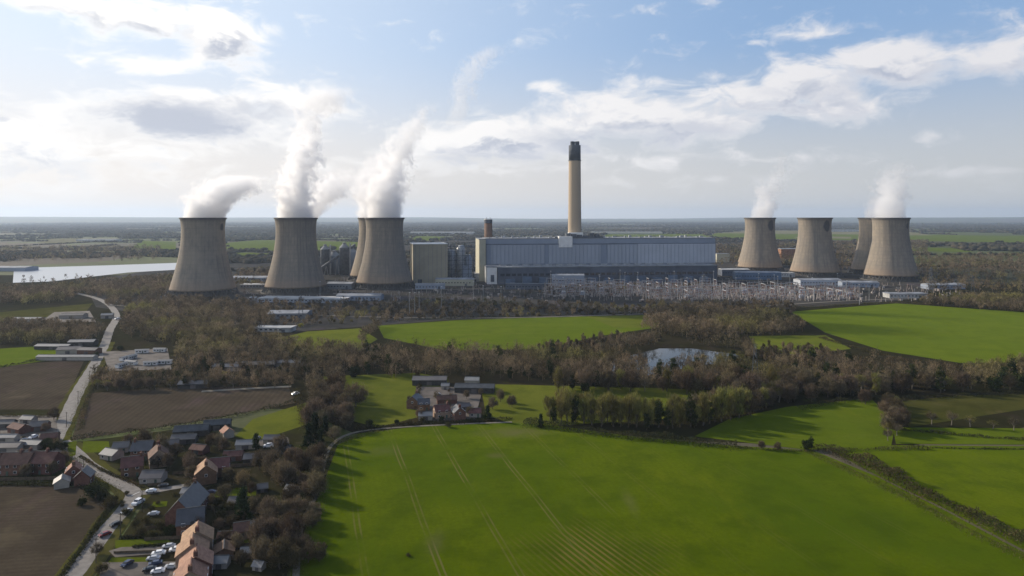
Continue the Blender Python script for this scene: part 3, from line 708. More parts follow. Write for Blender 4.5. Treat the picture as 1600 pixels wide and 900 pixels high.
# assorted low plant buildings: px, py (front foot), width px, height m, depth m, material, roof, label
m_lr1 = pbr('dull_pale_roof', (.24,.25,.265), .7, .3, .08); m_lr2 = pbr('weathered_white_roof', (.38,.38,.37), .7, .3, .08)
LOW = [(470,473,140,5,28,m_clad,m_white,'long low shed with a pale roof in front of the second cooling tower'),
 (560,470,70,7,20,m_clad2,m_cladL,'low grey shed in front of the overlapping pair of towers'),
 (448,498,62,6,26,m_roofg,m_cladL,'pale roofed works building at the edge of the left woods'),
 (425,519,60,4,14,m_white,m_white,'flat white roofed shed beside the grass below the towers'),
 (710,447,60,11,22,m_cream,m_cladL,'sunlit low workshop below the process plant'),
 (672,452,46,7,18,m_clad2,m_roofg,'dull flat shed at the foot of the cream block'),
 (735,440,26,14,18,m_white,m_white,'little white workshop left of the white sunlit block'),
 (888,446,50,17,16,m_clad2,m_cladL,'office block with pale floor bands in front of the turbine hall'),
 (915,442,44,14,16,m_cream,m_roofg,'brown grey annexe beside the office block'),
 (820,452,60,8,14,m_navy,m_dsteel,'low navy store under the turbine hall'),
 (1150,431,44,12,24,m_navy,m_white,'white roofed pump house left of the right hand towers'),
 (1185,437,70,13,22,pbr('mid_blue_panel', (.09,.14,.22), .6, .2, .1),m_cladL,'blue walled building in front of the tower beside the hall'),
 (1225,433,34,8,14,m_white,m_white,'small white hut between the right hand towers'),
 (1283,446,66,9,26,m_cladL,m_clad,'grey white shed in front of the steamless tower'),
 (1345,449,56,8,18,m_clad2,m_cladL,'grey shed left of the rightmost tower'),
 (1420,466,60,6,18,m_white,m_cladL,'low white shed right of the substation'),
 (1480,452,60,7,20,m_clad2,m_clad,'grey shed in the scrub right of the towers'),
 (1070,436,90,9,16,m_dsteel,m_roofg,'dark workshop under the right end of the hall'),
 (1130,410,20,22,20,m_cream,m_roofg,'small brown block just right of the long hall'),
 (1235,405,30,28,24,m_rust,m_roofg,'brown block between the two left towers of the right group'),
 (395,440,70,7,30,m_clad2,m_cladL,'pale roofed stores between the two left towers'),
 (400,450,50,5,22,m_roofg,m_white,'low white roofed stores beside the leftmost tower'),
 (530,452,40,9,20,m_roofg,m_cladL,'small grey works between the second and third towers'),
 (10,424,60,8,40,m_clad2,m_cladL,'grey works building at the left edge beside the lake'),
 (150,377,60,9,60,m_white,m_white,'distant white sheds above the lake'),
 (690,366,100,14,90,m_white,m_white,'long distant white sheds left of the tall chimney'),
 (980,366,110,14,80,m_cream,m_white,'distant pale sheds right of the tall chimney'),
 (1300,362,90,14,80,m_white,m_white,'distant white sheds between the right hand towers')]
for k, (px, py, wpx, h, d, mw, mr, lab) in enumerate(LOW):
    mr = m_lr1 if mr in (m_cladL, m_clad) else m_lr2 if mr is m_white else mr; mw = m_lr2 if mw is m_white else mw
    g0 = G(px, py); w = wpx/F*g0.y; o = empty('plant_building', g0, R((k*37 % 11)-5)); tag(o, lab, 'building', 'low buildings of the works')
    MB().box(0, d/2, 0, w, d, h).build('wall', mw, o)
    Bq = MB(); 
    if k % 3 == 0: Bq.box(0, d/2, h, w+.8, d+.8, .7)
    else:
        Bq.add([(-w/2-.4,-.4,h+.02),(w/2+.4,-.4,h+.02),(w/2+.4,d+.4,h+.02),(-w/2-.4,d+.4,h+.02),(-w/2-.4,d/2,h+2.2),(w/2+.4,d/2,h+2.2)],[(0,1,5,4),(2,3,4,5),(3,0,4),(1,2,5),(3,2,1,0)])
    Bq.build('roof', mr, o)
    if g0.y < 1400:
        Bq = MB(); [Bq.box(-w/2+3+i*5, -.1, h*.45, 2.6, .3, 1.3) for i in range(int((w-4)/5))]; 
        if Bq.v: Bq.islands('window', m_glass, o)
        MB().box(w*.3, -.12, 0, 3.4, .35, min(4, h*.7)).build('door', m_dsteel, o)

# ------------------------------------------------------------------ substation
def proto_gantry():
    o = empty('switchyard_gantry', (0,0,0)); 
    for x in (-9, 9):
        B = MB()
        B.bar((x-1, 0, 0), (x, 0, 13), .45, .3); B.bar((x+1, 0, 0), (x, 0, 13), .45, .3)
        for z in (3, 6, 9): B.bar((x-.75, 0, z), (x+.7, 0, z+1.4), .2)
        B.build('post', m_steel, o)
    MB().box(0, 0, 12.6, 19, .7, .8).build('beam', m_steel, o)
    for x in (-6, 0, 6): MB().bar((x, 0, 12.6), (x, 0, 9.4), .5).build('insulator', pbr('brown_porcelain', (.20,.08,.045), .3, .2, 1), o)
    return o
def proto_post():
    o = empty('busbar_support', (0,0,0)); B = MB()
    for x in (-3, 0, 3): B.bar((x, 0, 0), (x, 0, 3.2), .4)
    B.box(0, 0, 3.2, 7.4, .4, .4); B.build('frame', m_steel, o)
    for x in (-3, 0, 3): MB().bar((x, 0, 3.6), (x, 0, 6.2), .55, .35).build('insulator', MATS['brown_porcelain'], o)
    MB().bar((-5, 0, 6.3), (5, 0, 6.3), .25).build('busbar', m_cladL, o)
    return o
def proto_tx():
    o = empty('transformer', (0,0,0)); MB().box(0, 0, .6, 7, 4, 4.2).build('tank', m_clad2, o)
    MB().box(0, -2.9, 1, 6.4, 1.2, 3.2).build('radiator', m_roofg, o)
    for x in (-2, 0, 2): MB().bar((x, 0, 4.8), (x*1.3, 0, 7.6), .5, .25).build('bushing', MATS['brown_porcelain'], o)
    MB().bar((-2.6, 1.2, 6), (2.6, 1.2, 6), 1.1, k=8).build('conservator', m_white, o); return o
def proto_mast():
    o = empty('lighting_mast', (0,0,0)); MB().bar((0,0,0), (0,0,26), .55, .2, 6).build('pole', m_steel, o); MB().box(0, 0, 26, 1.8, .5, .5).build('lamp_head', m_white, o); return o
rr = random.Random(3)
def scatter(proto, spots, label, cat, group, zrot=.03):
    for i, (x, y, a) in enumerate(spots):
        o = proto if i == 0 else copy_tree(proto)
        o.location = (x, y, .2); o.rotation_euler = (0, 0, a); tag(o, label, cat, group)
ga = []; bs = []; tx = []; ms = []
for r_ in range(9):
    Y = 955+r_*24
    for c_ in range(40):
        px = 862+c_*15; X = PXY(px, Y)
        if X > PXY(1330 if r_ < 6 else 1120, Y): break
        if px < 1010 and Y < 985 : continue
        if (c_+r_) % 2 == 0 and rr.random() < .75: ga.append((X, Y, rr.choice((0, 0, math.pi/2))))
        elif rr.random() < .9: bs.append((X, Y+rr.uniform(-6, 6), rr.choice((0, .0, math.pi/2)))); bs.append((X+rr.uniform(5, 9), Y+rr.uniform(6, 14), 0))
        if rr.random() < .09: tx.append((X+4, Y+8, rr.choice((0, math.pi))))
        if rr.random() < .13: ms.append((X+rr.uniform(-5, 5), Y+5, 0))
for px, py in ((640,492),(648,492),(655,491),(755,478),(783,480),(880,462),(1010,470),(740,470),(1343,476),(1358,470),(1150,462),(500,470),(690,480)): q = G(px, py); ms.append((q.x, q.y, 0))
scatter(proto_gantry(), ga, 'pale steel gantry among many in the substation', 'gantry', 'steel gantries of the substation')
scatter(proto_post(), bs[:280], 'low busbar support on insulators in the substation', 'busbar support', 'busbar supports of the substation')
scatter(proto_tx(), tx, 'grey transformer standing among the substation gantries', 'transformer', 'transformers of the substation')
scatter(proto_mast(), ms, 'thin tall lighting mast in the works yard', 'lighting mast', 'lighting masts of the works')
def clutter():
    g_ = np.random.default_rng(21); B = MB()
    for j in range(5200):
        if j < 3300:
            Y = g_.uniform(945, 1190); px = g_.uniform(850, 1345)
            if Y < 985 and px < 1000 or (Y > 1100 and px > 1150): continue
        else:
            Y = g_.uniform(930, 1250); px = g_.uniform(370, 1500)
            if 255 < px < 380 or (400 < px < 520 and Y > 985) or (540 < px < 660 and Y > 1050) or (740 < px < 1120 and Y > 1150) or (1220 < px < 1440 and Y > 1160): continue
        X = PXY(px, Y); h = g_.uniform(2, 7.5)
        if g_.random() < .72: B.bar((X, Y, .1), (X, Y, h), .7, .45)
        elif g_.random() < .6: B.bar((X-g_.uniform(2, 5), Y, h), (X+g_.uniform(2, 5), Y, h), .45)
        else: B.box(X, Y, .1, g_.uniform(1.5, 4), 2, g_.uniform(1.5, 3.5))
    return B
B_ = clutter(); o = B_.build('substation_equipment', pbr('equipment_steel', (.50,.46,.42), .6, .3, .06, col2=(.13,.08,.06))); tag(o, 'dense small switchgear filling the substation yard', 'switchgear', kind='stuff')
# pylons
def proto_pylon():
    o = empty('lattice_pylon', (0,0,0)); B = MB(); Hh = 46.0
    def hw(z): return 4.2*(1-z/Hh*.86) if z < 30 else 4.2*(1-30/Hh*.86)*(1-(z-30)/30)
    zs = [0, 6, 12, 17, 22, 26, 30, 34, 38, 42, 46]
    for sx, sy in ((1,1),(1,-1),(-1,-1),(-1,1)):
        for a, b in zip(zs, zs[1:]): B.bar((sx*hw(a), sy*hw(a), a), (sx*hw(b), sy*hw(b), b), .32)
    for i, (a, b) in enumerate(zip(zs, zs[1:])):
        for s in (1, -1):
            B.bar((-hw(a), s*hw(a), a), (hw(b), s*hw(b), b), .18); B.bar((hw(a), s*hw(a), a), (-hw(b), s*hw(b), b), .18)
            B.bar((s*hw(a), -hw(a), a), (s*hw(b), hw(b), b), .18)
    B.build('lattice_body', m_dsteel, o)
    for z, w in ((26, 8), (34, 10.5), (42, 7)):
        MB().bar((-w, 0, z), (0, 0, z+1.8), .25, .4).bar((w, 0, z), (0, 0, z+1.8), .25, .4).bar((-w, 0, z), (w, 0, z), .22).build('cross_arm', m_dsteel, o)
    return o
pl = [(1455,457,.85,'lattice pylon right of the rightmost cooling tower'),(1520,462,.65,'rightmost lattice pylon, above the dark hedge line'),(1180,602,.62,'small pale pylon in front of the trees by the pond'),(470,505,.7,'pylon in front of the second cooling tower'),(1100,470,.8,'pylon standing at the front of the substation'),(1062,392,1.0,'distant pylon behind the right end of the hall'),(1312,430,.9,'pylon between the right hand towers')]
p0 = proto_pylon()
for i, (px, py, s, lab) in enumerate(pl):
    o = p0 if i == 0 else copy_tree(p0); o.location = G(px, py); o.scale = (s, s, s); o.rotation_euler = (0, 0, .5+i*.4); tag(o, lab, 'pylon', 'lattice pylons')

# ------------------------------------------------------------------ vegetation
m_bark = pbr('bark', (.085,.07,.052), .9, .25, .5); m_barkp = pbr('pale_bark', (.16,.14,.11), .9, .25, .5)
f_brown = foliage('bare_twigs', (.15,.112,.075), (.105,.085,.058), c3=(.14,.11,.06), obvar=.4)
f_olive = foliage('olive_twigs', (.21,.185,.06), (.15,.13,.05), c3=(.16,.17,.04))
f_ever = foliage('evergreen_leaves', (.022,.034,.014), (.03,.042,.018), transl=.1)
f_ivy = foliage('ivy_leaves', (.03,.042,.014), (.045,.05,.02), transl=.1)
f_bud = foliage('yellow_buds', (.30,.27,.04), (.22,.20,.05), transl=.3)
f_hedge = foliage('hedge_leaves', (.085,.07,.035), (.055,.055,.024), c3=(.12,.085,.045), obvar=.15, scale=.4)
f_dhedge = foliage('dark_hedge_leaves', (.035,.042,.018), (.05,.045,.025), obvar=.15, scale=.4)
f_wood = foliage('woodland_twigs', (.175,.13,.082), (.105,.086,.055), c3=(.16,.145,.05), obvar=0, scale=.06, tone=True)
f_far = foliage('distant_woodland', (.045,.045,.030), (.065,.054,.038), obvar=0, scale=.02, transl=.1)

def slivers(C, D, L, W, g_):
    """thin quads centred on C along D"""
    k = len(C); D = D/np.maximum(np.linalg.norm(D, axis=1, keepdims=True), 1e-6)
    S_ = np.cross(D, g_.normal(size=(k, 3))); S_ /= np.maximum(np.linalg.norm(S_, axis=1, keepdims=True), 1e-6)
    L = L[:, None]; W = W[:, None]
    V = np.stack([C-D*L/2-S_*W/2, C+D*L/2-S_*W*.3, C+D*L/2+S_*W*.3, C-D*L/2+S_*W/2], axis=1).reshape(-1, 3)
    return V, np.arange(4*k).reshape(-1, 4)
def crown_pts(g_, n_cl, per, rx, rz, zc, spread, shape='round'):
    """clump centres in the crown, twigs round each"""
    u = g_.normal(size=(n_cl, 3)); u /= np.linalg.norm(u, axis=1, keepdims=True)
    r = g_.uniform(.35, 1, n_cl)**.6
    c = u*r[:, None]*np.array([rx, rx, rz])
    if shape == 'dome': c[:, 2] = np.abs(c[:, 2])*1.1-rz*.35
    if shape == 'cone':
        h = g_.uniform(0, 1, n_cl); c = np.stack([u[:, 0]*rx*(1-h)*1.1, u[:, 1]*rx*(1-h)*1.1, (h*2-1)*rz], 1)
    c[:, 2] += zc
    P = np.repeat(c, per, axis=0)+g_.normal(size=(n_cl*per, 3))*spread*g_.uniform(.4, 1.3, (n_cl, 1)).repeat(per, 0)
    return c, P
def tree_meshes(kind, seed, rx, h, n_cl, per, spread, tl, tw, leaf, bark, trunk=.3, shape='round', low=.28, up=.6):
    g_ = np.random.default_rng(seed); rz = h*(1-low)/2; zc = h*low+rz
    cl, P = crown_pts(g_, n_cl, per, rx*.92, rz*.95, zc, spread, shape)
    P[:, 2] = np.maximum(P[:, 2], .2)
    D = (P-np.array([0, 0, h*low*.8])); D /= np.linalg.norm(D, axis=1, keepdims=True)+1e-6
    D = D+g_.normal(size=D.shape)*.7+np.array([0, 0, up])
    V, Q = slivers(P, D, g_.uniform(.6, 1.4, len(P))*tl, g_.uniform(.7, 1.3, len(P))*tw, g_)
    crown = fastmesh(kind+'_crown', V, quads=Q, m=leaf)
    B = MB(); zf = h*low*1.2; lean = g_.normal(size=2)*.25
    B.bar((0, 0, -.3), (lean[0], lean[1], zf), trunk*2, trunk*1.5, 6); B.bar((lean[0], lean[1], zf), (lean[0]*2, lean[1]*2, h*.82), trunk*1.4, .12, 5)
    for c in cl[:26]:
        f = g_.uniform(.25, .8); z0 = min(zf*.8+(c[2]-zf)*f*.5, h*.75); 
        B.bar((lean[0], lean[1], max(z0, zf*.6)), tuple(c), trunk*.7, .07, 4)
    return crown, B.mesh(kind+'_trunk', bark)
def proto_tree(name, crown, trunk):
    o = empty(name, (0, 0, 0)); link(bpy.data.objects.new('trunk', trunk), o); link(bpy.data.objects.new('crown', crown), o); return o
PT = {}
PT['oak'] = [tree_meshes('bare_tree', 10+i, rx, h, 46, 50, .95, 1.35, .17, f_brown, m_bark, low=.16, up=.4) for i, (rx, h) in enumerate(((5.6,12.5),(4.9,11),(6.2,13),(4.4,12.8)))]
PT['slim'] = [tree_meshes('bare_tree', 20+i, 2.5+.3*i, 15.5-i, 32, 40, .8, 1.5, .14, f_olive, m_bark, low=.1, up=1.4) for i in range(3)]
PT['open'] = [tree_meshes('bare_tree', 30+i, 4.2, 9.5, 28, 26, .65, 1.1, .10, f_brown if i else f_olive, m_barkp, low=.3, up=.5, shape='dome') for i in range(2)]
PT['ivy'] = [tree_meshes('ivy_tree', 40+i, 2.0, 13, 26, 70, .6, .5, .34, f_ivy, m_bark, low=.05) for i in range(2)]
PT['ever'] = [tree_meshes('evergreen_tree', 50+i, 2.8, 11+2*i, 40, 60, .6, .7, .34, f_ever, m_bark, shape='cone', low=.04, up=.1) for i in range(2)]
PT['round'] = [tree_meshes('evergreen_tree', 60+i, 3.4, 6.4, 34, 60, .7, .55, .36, f_ivy, m_bark, low=.04, up=.1) for i in range(2)]
PT['bud'] = [tree_meshes('budding_tree', 70+i, 4.2, 8, 30, 44, .8, .9, .16, f_bud, m_bark, low=.12) for i in range(2)]
PT['bush'] = [tree_meshes('bush', 80+i, 2.1, 3.6, 18, 40, .55, .8, .12, f_hedge, m_bark, trunk=.1, low=.02, shape='dome') for i in range(3)]
NAME = dict(oak='bare_tree', slim='bare_tree', open='bare_tree', ivy='ivy_clad_tree', ever='evergreen_tree', round='evergreen_tree', bud='budding_tree', bush='bush')
CAT = dict(oak='bare tree', slim='bare tree', open='bare tree', ivy='ivy clad tree', ever='evergreen tree', round='evergreen tree', bud='budding tree', bush='bush')
PROT = {}
def plant(kind, x, y, s=1.0, label=None, group=None, sz=None):
    k = rr.randrange(len(PT[kind])); key = (kind, k)
    if key not in PROT: o = PROT[key] = proto_tree(NAME[kind], PT[kind][k][1-1], PT[kind][k][1])
    else: o = copy_tree(PROT[key])
    o.location = (x, y, 0); o.rotation_euler = (0, 0, rr.uniform(0, 6.28)); o.scale = (s, s, s*(sz or rr.uniform(.88, 1.12)))
    for q in ('label', 'category', 'group'):
        if q in o: del o[q]
    tag(o, label, CAT[kind], group); return o

def inside(P, pts):
    x, y = P; r = False; k = len(pts)
    for i in range(k):
        (x1, y1), (x2, y2) = pts[i], pts[(i+1) % k]
        if (y1 > y) != (y2 > y) and x < (x2-x1)*(y-y1)/(y2-y1)+x1: r = not r
    return r
def fill(pts, spacing, jit=.45):
    """positions spaced in metres inside a polygon of photo pixels (ground contact)"""
    Q = [G(*p) for p in pts]; x0 = min(q.x for q in Q); x1 = max(q.x for q in Q); y0 = min(q.y for q in Q); y1 = max(q.y for q in Q)
    poly = [(q.x, q.y) for q in Q]; out_ = []; y = y0; j = 0
    while y < y1:
        x = x0+(j % 2)*spacing/2
        while x < x1:
            p = (x+rr.uniform(-jit, jit)*spacing, y+rr.uniform(-jit, jit)*spacing)
            if inside(p, poly): out_.append(p)
            x += spacing
        y += spacing*.87; j += 1
    return out_
def along(pts, spacing, jit=1.0):
    L = smooth_line([G(*p) for p in pts], 1.5); out_ = []; acc = 0
    for a, b in zip(L, L[1:]):
        acc += (b-a).length
        if acc >= spacing: acc = 0; out_.append((b.x+rr.uniform(-jit, jit), b.y+rr.uniform(-jit, jit)))
    return out_

# belts: candidates (kind, x, y, scale, label, group)
CAND = []
def belt(pos, kinds, s0, s1, label, group):
    for (x, y) in pos: CAND.append((rr.choice(kinds), x, y, rr.uniform(s0, s1), label, group))
OK_ = ['oak']*8+['open', 'open', 'slim', 'ivy', 'round']
belt(fill([(462,600),(470,556),(700,556),(880,560),(900,600),(700,592),(560,590)], 9.8), OK_, .8, 1.35, 'leafless brown tree in the long wood belt left of the pond', 'trees of the belt left of the pond')
belt(fill([(880,600),(890,575),(960,566),(1010,572),(1010,590)], 7), ['oak', 'slim'], .7, 1.05, 'leafless brown tree on the near bank of the pond', 'trees on the near bank of the pond')
belt(fill([(870,612),(885,594),(1000,590),(1060,580),(1140,568),(1165,580),(1140,622),(1000,612)], 8.5), OK_, .8, 1.25, 'leafless brown tree on the near bank of the pond', 'trees on the near bank of the pond')
belt(fill([(1120,622),(1130,588),(1260,568),(1380,585),(1500,592),(1700,590),(1700,608),(1480,614),(1350,618),(1240,632)], 9.8), OK_, .75, 1.35, 'leafless brown tree in the wood belt right of the pond', 'trees of the belt right of the pond')
belt(fill([(1130,655),(1150,615),(1235,602),(1240,628),(1190,648)], 7), ['oak', 'oak', 'slim'], .75, 1.0, 'leafless tree at the corner joining the tall row to the wood belt', 'trees at the belt corner')
belt(along([(850,656),(900,661),(980,668),(1060,668),(1130,658),(1170,648)], 4.2, 1.5), ['slim', 'slim', 'slim', 'slim', 'ivy'], .95, 1.3, 'slim upright tree in the row behind the bright green field', 'slim trees in the row')
belt(along([(860,650),(960,660),(1060,660),(1130,650)], 5, 2.5), ['slim', 'slim', 'oak'], .9, 1.25, 'slim upright tree in the row behind the bright green field', 'slim trees in the row')
belt(fill([(1005,515),(1015,492),(1100,487),(1230,497),(1262,520),(1180,528),(1060,530)], 9.5), OK_, .9, 1.3, 'leafless tree in the wood beyond the pond', 'trees of the wood beyond the pond')
belt(fill([(830,548),(905,532),(1020,524),(1045,535),(950,543),(880,553)], 8), ['slim', 'slim', 'bush'], .35, .6, 'scrubby tree between the far field and the pond', 'scrub trees above the pond')
belt(fill([(1160,560),(1190,540),(1290,545),(1330,562),(1240,575)], 7), ['slim', 'slim', 'bush', 'oak'], .3, .5, 'low scrubby tree right of the pond', 'scrub trees right of the pond')
belt(along([(1300,560),(1400,572),(1500,583),(1600,583)], 7, 3), ['oak', 'bush'], .45, .75, 'small tree along the ditch below the far right field', 'trees along the right hand ditch')
belt(fill([(1500,590),(1520,576),(1620,570),(1620,590)], 8), ['oak'], .6, .9, 'leafless tree at the right edge below the far field', 'trees at the right edge')
belt(along([(1425,660),(1480,664),(1530,669),(1580,673),(1640,678)], 8.5, 1.2), ['open'], .62, .82, 'small spreading orchard tree in the row at the right edge', 'orchard trees at the right edge')
belt(fill([(1375,660),(1378,632),(1408,632),(1412,664),(1400,690),(1385,690)], 6.5), ['oak', 'open'], .55, .85, 'brown tree in the clump where the right hand fields meet', 'clump where the right hand fields meet')
belt(fill([(475,668),(480,600),(530,596),(560,640),(560,668),(520,680)], 11.5), ['oak'], .85, 1.3, 'big rounded leafless tree between the village and the pasture', 'big trees left of the pasture')
belt(fill([(145,612),(150,588),(300,592),(460,586),(465,606),(300,610)], 7.5), OK_, .6, .85, 'leafless tree in the belt behind the ploughed field', 'trees behind the ploughed field')
belt(fill([(280,585),(270,530),(350,515),(480,545),(560,550),(560,580),(400,585)], 9.5), OK_, .7, 1.05, 'leafless tree in the mixed wood left of centre', 'trees of the mixed wood')
belt(fill([(190,520),(200,485),(300,480),(420,490),(430,515),(300,540),(215,535)], 10), OK_, .85, 1.15, 'leafless tree in the wood below the leftmost cooling tower', 'trees below the leftmost tower')
belt(fill([(-120,535),(-100,508),(100,510),(160,516),(158,535),(80,538),(0,540)], 9.5), OK_, .75, 1.1, 'leafless tree in the belt left of the road', 'trees left of the road')
belt(fill([(-150,482),(-120,456),(90,452),(170,443),(270,434),(262,462),(190,470),(120,462),(100,474)], 11), ['oak'], .8, 1.2, 'dark tree in the wood beside the lake', 'trees beside the lake')
belt(fill([(1420,476),(1500,468),(1700,466),(1700,500),(1560,486)], 10), ['oak'], .8, 1.2, 'dark tree in the wood above the far right field', 'trees above the far right field')
belt(along([(560,540),(575,525),(590,512)], 8, 2), ['oak'], .8, 1, 'lone tree beside the far centre field', 'trees beside the far centre field')
belt(fill([(560,500),(640,470),(860,470),(1010,480),(1000,492),(860,490),(700,498)], 20), ['oak', 'bush'], .5, .8, 'small brown tree on the rough ground before the works', 'trees before the works')
belt(fill([(1435,458),(1430,405),(1700,398),(1700,462)], 24), ['oak'], 1.1, 1.6, 'dark tree in the scrub right of the cooling towers', 'trees right of the towers')
belt(fill([(1110,415),(1120,385),(1450,378),(1450,402),(1320,425)], 28), ['oak'], 1.1, 1.6, 'dark tree behind the right hand cooling towers', 'trees behind the right hand towers')
belt(fill([(-200,412),(-200,392),(250,388),(250,408)], 34), ['oak'], 1.2, 1.7, 'dark tree beyond the lake', 'trees beyond the lake')
belt(along([(885,572),(915,562),(960,551),(1020,538)], 5.5, 1.5)+along([(1075,538),(1110,540),(1165,548),(1172,560)], 5.5, 1.5), ['oak'], .95, 1.3, 'leafless brown tree on the far bank of the pond', 'trees on the far bank of the pond')
belt(fill([(380,512),(385,474),(640,474),(860,478),(1000,486),(1000,492),(700,499),(560,505)], 13), ['oak', 'oak', 'bush'], .45, .95, 'small brown tree on the rough ground before the works', 'trees before the works')
belt(fill([(1000,494),(1000,478),(1180,474),(1250,480),(1240,490),(1100,492)], 10), ['oak', 'bush'], .5, .9, 'small brown tree below the substation', 'trees below the substation')
belt(fill([(160,478),(170,468),(260,468),(380,472),(400,480),(300,486)], 10), ['oak'], .5, .9, 'small tree at the foot of the leftmost cooling tower', 'trees at the foot of the leftmost tower')
belt(fill([(780,466),(860,452),(980,446),(1100,444),(1100,448),(900,462)], 22), ['oak'], .4, .7, 'small tree inside the works', 'trees inside the works')
belt(fill([(362,450),(372,425),(420,420),(420,450)], 14), ['oak'], .5, .9, 'small tree between the two left towers', 'trees between the left towers')
belt(along([(22,446),(60,446),(110,444),(150,440)], 14, 6), ['oak', 'slim'], .9, 1.3, 'thin tree on the near shore of the pale lake', 'trees on the lake shore')
# village garden trees
GT = [('oak',440,760,.85),('oak',470,742,.8),('oak',425,745,.8),('oak',405,735,.7),('oak',490,722,.75),('oak',455,790,.7),('oak',440,812,.65),('oak',425,850,.85),('oak',450,868,.75),('oak',437,890,.8),('oak',458,835,.7),('oak',408,872,.6),
 ('oak',465,808,.6),('oak',480,775,.6),('oak',495,752,.6),('oak',380,760,.55),('oak',355,752,.5),('oak',250,712,.7),('oak',225,700,.75),('oak',200,695,.5),('oak',275,715,.6),('oak',295,735,.6),('oak',262,735,.55),
 ('ever',482,700,1.0),('ever',492,690,1.1),('ever',500,705,.8),('ever',380,815,1.0),('ever',374,806,.7),('round',266,838,.62),('round',84,712,.9),('round',72,700,.8),('round',145,778,.85),('round',158,782,.6),('round',128,790,.5),
 ('round',100,702,.55),('oak',60,740,.55),('oak',82,742,.5),('oak',100,728,.5),('bush',170,795,1.2),('bush',176,788,1.1),('oak',310,836,.45),('oak',285,822,.5),('bush',220,838,1),('bush',235,842,.9),('bush',250,828,.9),('bush',212,822,.8),('bush',228,818,.8),
 ('bush',196,806,.8),('oak',152,868,.35),('bush',160,895,.9),('ever',400,704,.7),('round',350,722,.5),('oak',330,700,.6),('oak',350,706,.55),('bush',340,790,1),('bush',360,796,1),('bush',400,790,1),('bush',345,812,1),('bush',365,840,1),('oak',395,800,.45),
 ('round',577,668,.7),('ever',762,656,.75),('round',690,660,.5),('bush',640,664,.9),('bush',660,660,.9),('oak',770,640,.6),('oak',800,636,.6),('oak',782,628,.55),('oak',735,650,.5),('oak',700,640,.45),('round',620,662,.4),
 ('ivy',866,662,.8),('ivy',1010,672,.75),('ivy',1085,668,.7),('ivy',895,662,.6),('round',1262,703,.75),('ivy',1268,702,.5),('oak',1352,632,.75),('oak',1215,704,.35),('oak',1190,702,.35),('bud',348,590,.6),('bud',322,548,.6),('bud',330,546,.5),('bud',470,512,.7),
 ('round',215,590,.6),('round',150,560,.7),('round',188,548,.7),('bush',700,668,.8),('bush',560,672,.8),('oak',540,672,.7),('oak',522,688,.6),('bush',638,870,.35),('oak',640,628,.3),('ever',508,680,.8),('ever',845,668,.6)]
g3 = random.Random(17)
for _ in range(26): GT.append(('oak', g3.uniform(400, 500), g3.uniform(700, 895), g3.uniform(.5, .85)))
for _ in range(30): GT.append((g3.choice(('oak', 'bush', 'bush')), g3.uniform(180, 400), g3.uniform(695, 800), g3.uniform(.35, .6)))
for _ in range(14): GT.append((g3.choice(('oak', 'bush')), g3.uniform(335, 430), g3.uniform(800, 895), g3.uniform(.35, .6)))
for _ in range(12): GT.append((g3.choice(('oak', 'bush')), g3.uniform(0, 95), g3.uniform(655, 750), g3.uniform(.35, .55)))
for _ in range(8): GT.append((g3.choice(('oak', 'bush')), g3.uniform(640, 770), g3.uniform(600, 662), g3.uniform(.35, .6)))
GT = [q for i, q in enumerate(GT) if i < 96 or not (q[0] == 'oak' and q[1] < 480-(q[2]-700)*.0 and False)]
PLACE = {'oak': 'leafless', 'ever': 'dark conical evergreen', 'round': 'rounded dark evergreen', 'bush': 'low twiggy', 'ivy': 'dark ivy covered', 'bud': 'yellow budding'}
ev = {('ever',482):'dark conical evergreen, left one of the pair above the garden woods',('ever',492):'taller dark conical evergreen beside the end of the gravel track',('ever',500):'small conical evergreen closest to the bend of the gravel track',
 ('ever',380):'tall dark conical evergreen standing in the middle of the back gardens',('ever',374):'smaller conical evergreen just behind the tall one in the back gardens',('round',266):'round green bush tree left of the orange roofed terrace',
 ('round',84):'dark round evergreen nearest the road junction among the left hand houses',('round',72):'dark round evergreen just left of the one by the junction',('round',145):'large dark evergreen beside the road above the brown field',
 ('round',158):'smaller evergreen on the road side of the large one above the brown field',('round',128):'small evergreen at the corner of the brown field',('ever',400):'conical evergreen above the white yard',('round',350):'small round evergreen behind the orange roofed house',
 ('round',577):'dark evergreen on the gravel track left of the farm',('ever',762):'dark pointed evergreen at the right end of the farm',('round',690):'small evergreen in front of the farmhouses',('ivy',866):'ivy covered trunk at the left end of the slim row',
 ('ivy',1010):'ivy covered trunk in the middle of the slim row',('ivy',1085):'ivy covered trunk towards the right of the slim row',('ivy',895):'smaller ivy covered trunk second from the left of the slim row',('round',1262):'dark evergreen at the head of the diagonal hedge',
 ('ivy',1268):'small ivy covered stump beside the evergreen at the head of the diagonal hedge',('bud',348):'yellow flowering tree in the belt above the ploughed field',('bud',322):'larger pale yellow tree in the mixed wood',('bud',330):'smaller pale yellow tree in the mixed wood',
 ('bud',470):'yellow green tree near the works shed'}
for kind, px, py, s in GT:
    q = G(px, py); lab = ev.get((kind, px))
    if lab: plant(kind, q.x, q.y, s, lab, None)
    else:
        where = 'on the right hand side of the village' if 370 < px < 500 and py > 700 else 'among the middle houses of the village' if 180 < px <= 370 and py > 690 else 'beside the left hand houses' if px <= 180 and py > 690 else 'around the farm behind the bright green field' if 500 < px < 850 and py > 600 else 'out in the fields'
        plant(kind, q.x, q.y, s, PLACE[kind]+(' garden' if 'village' in where else '')+(' bush ' if kind == 'bush' else ' tree ')+where, ('bushes ' if kind == 'bush' else 'evergreens ' if kind in ('ever', 'round') else 'trees ')+where)
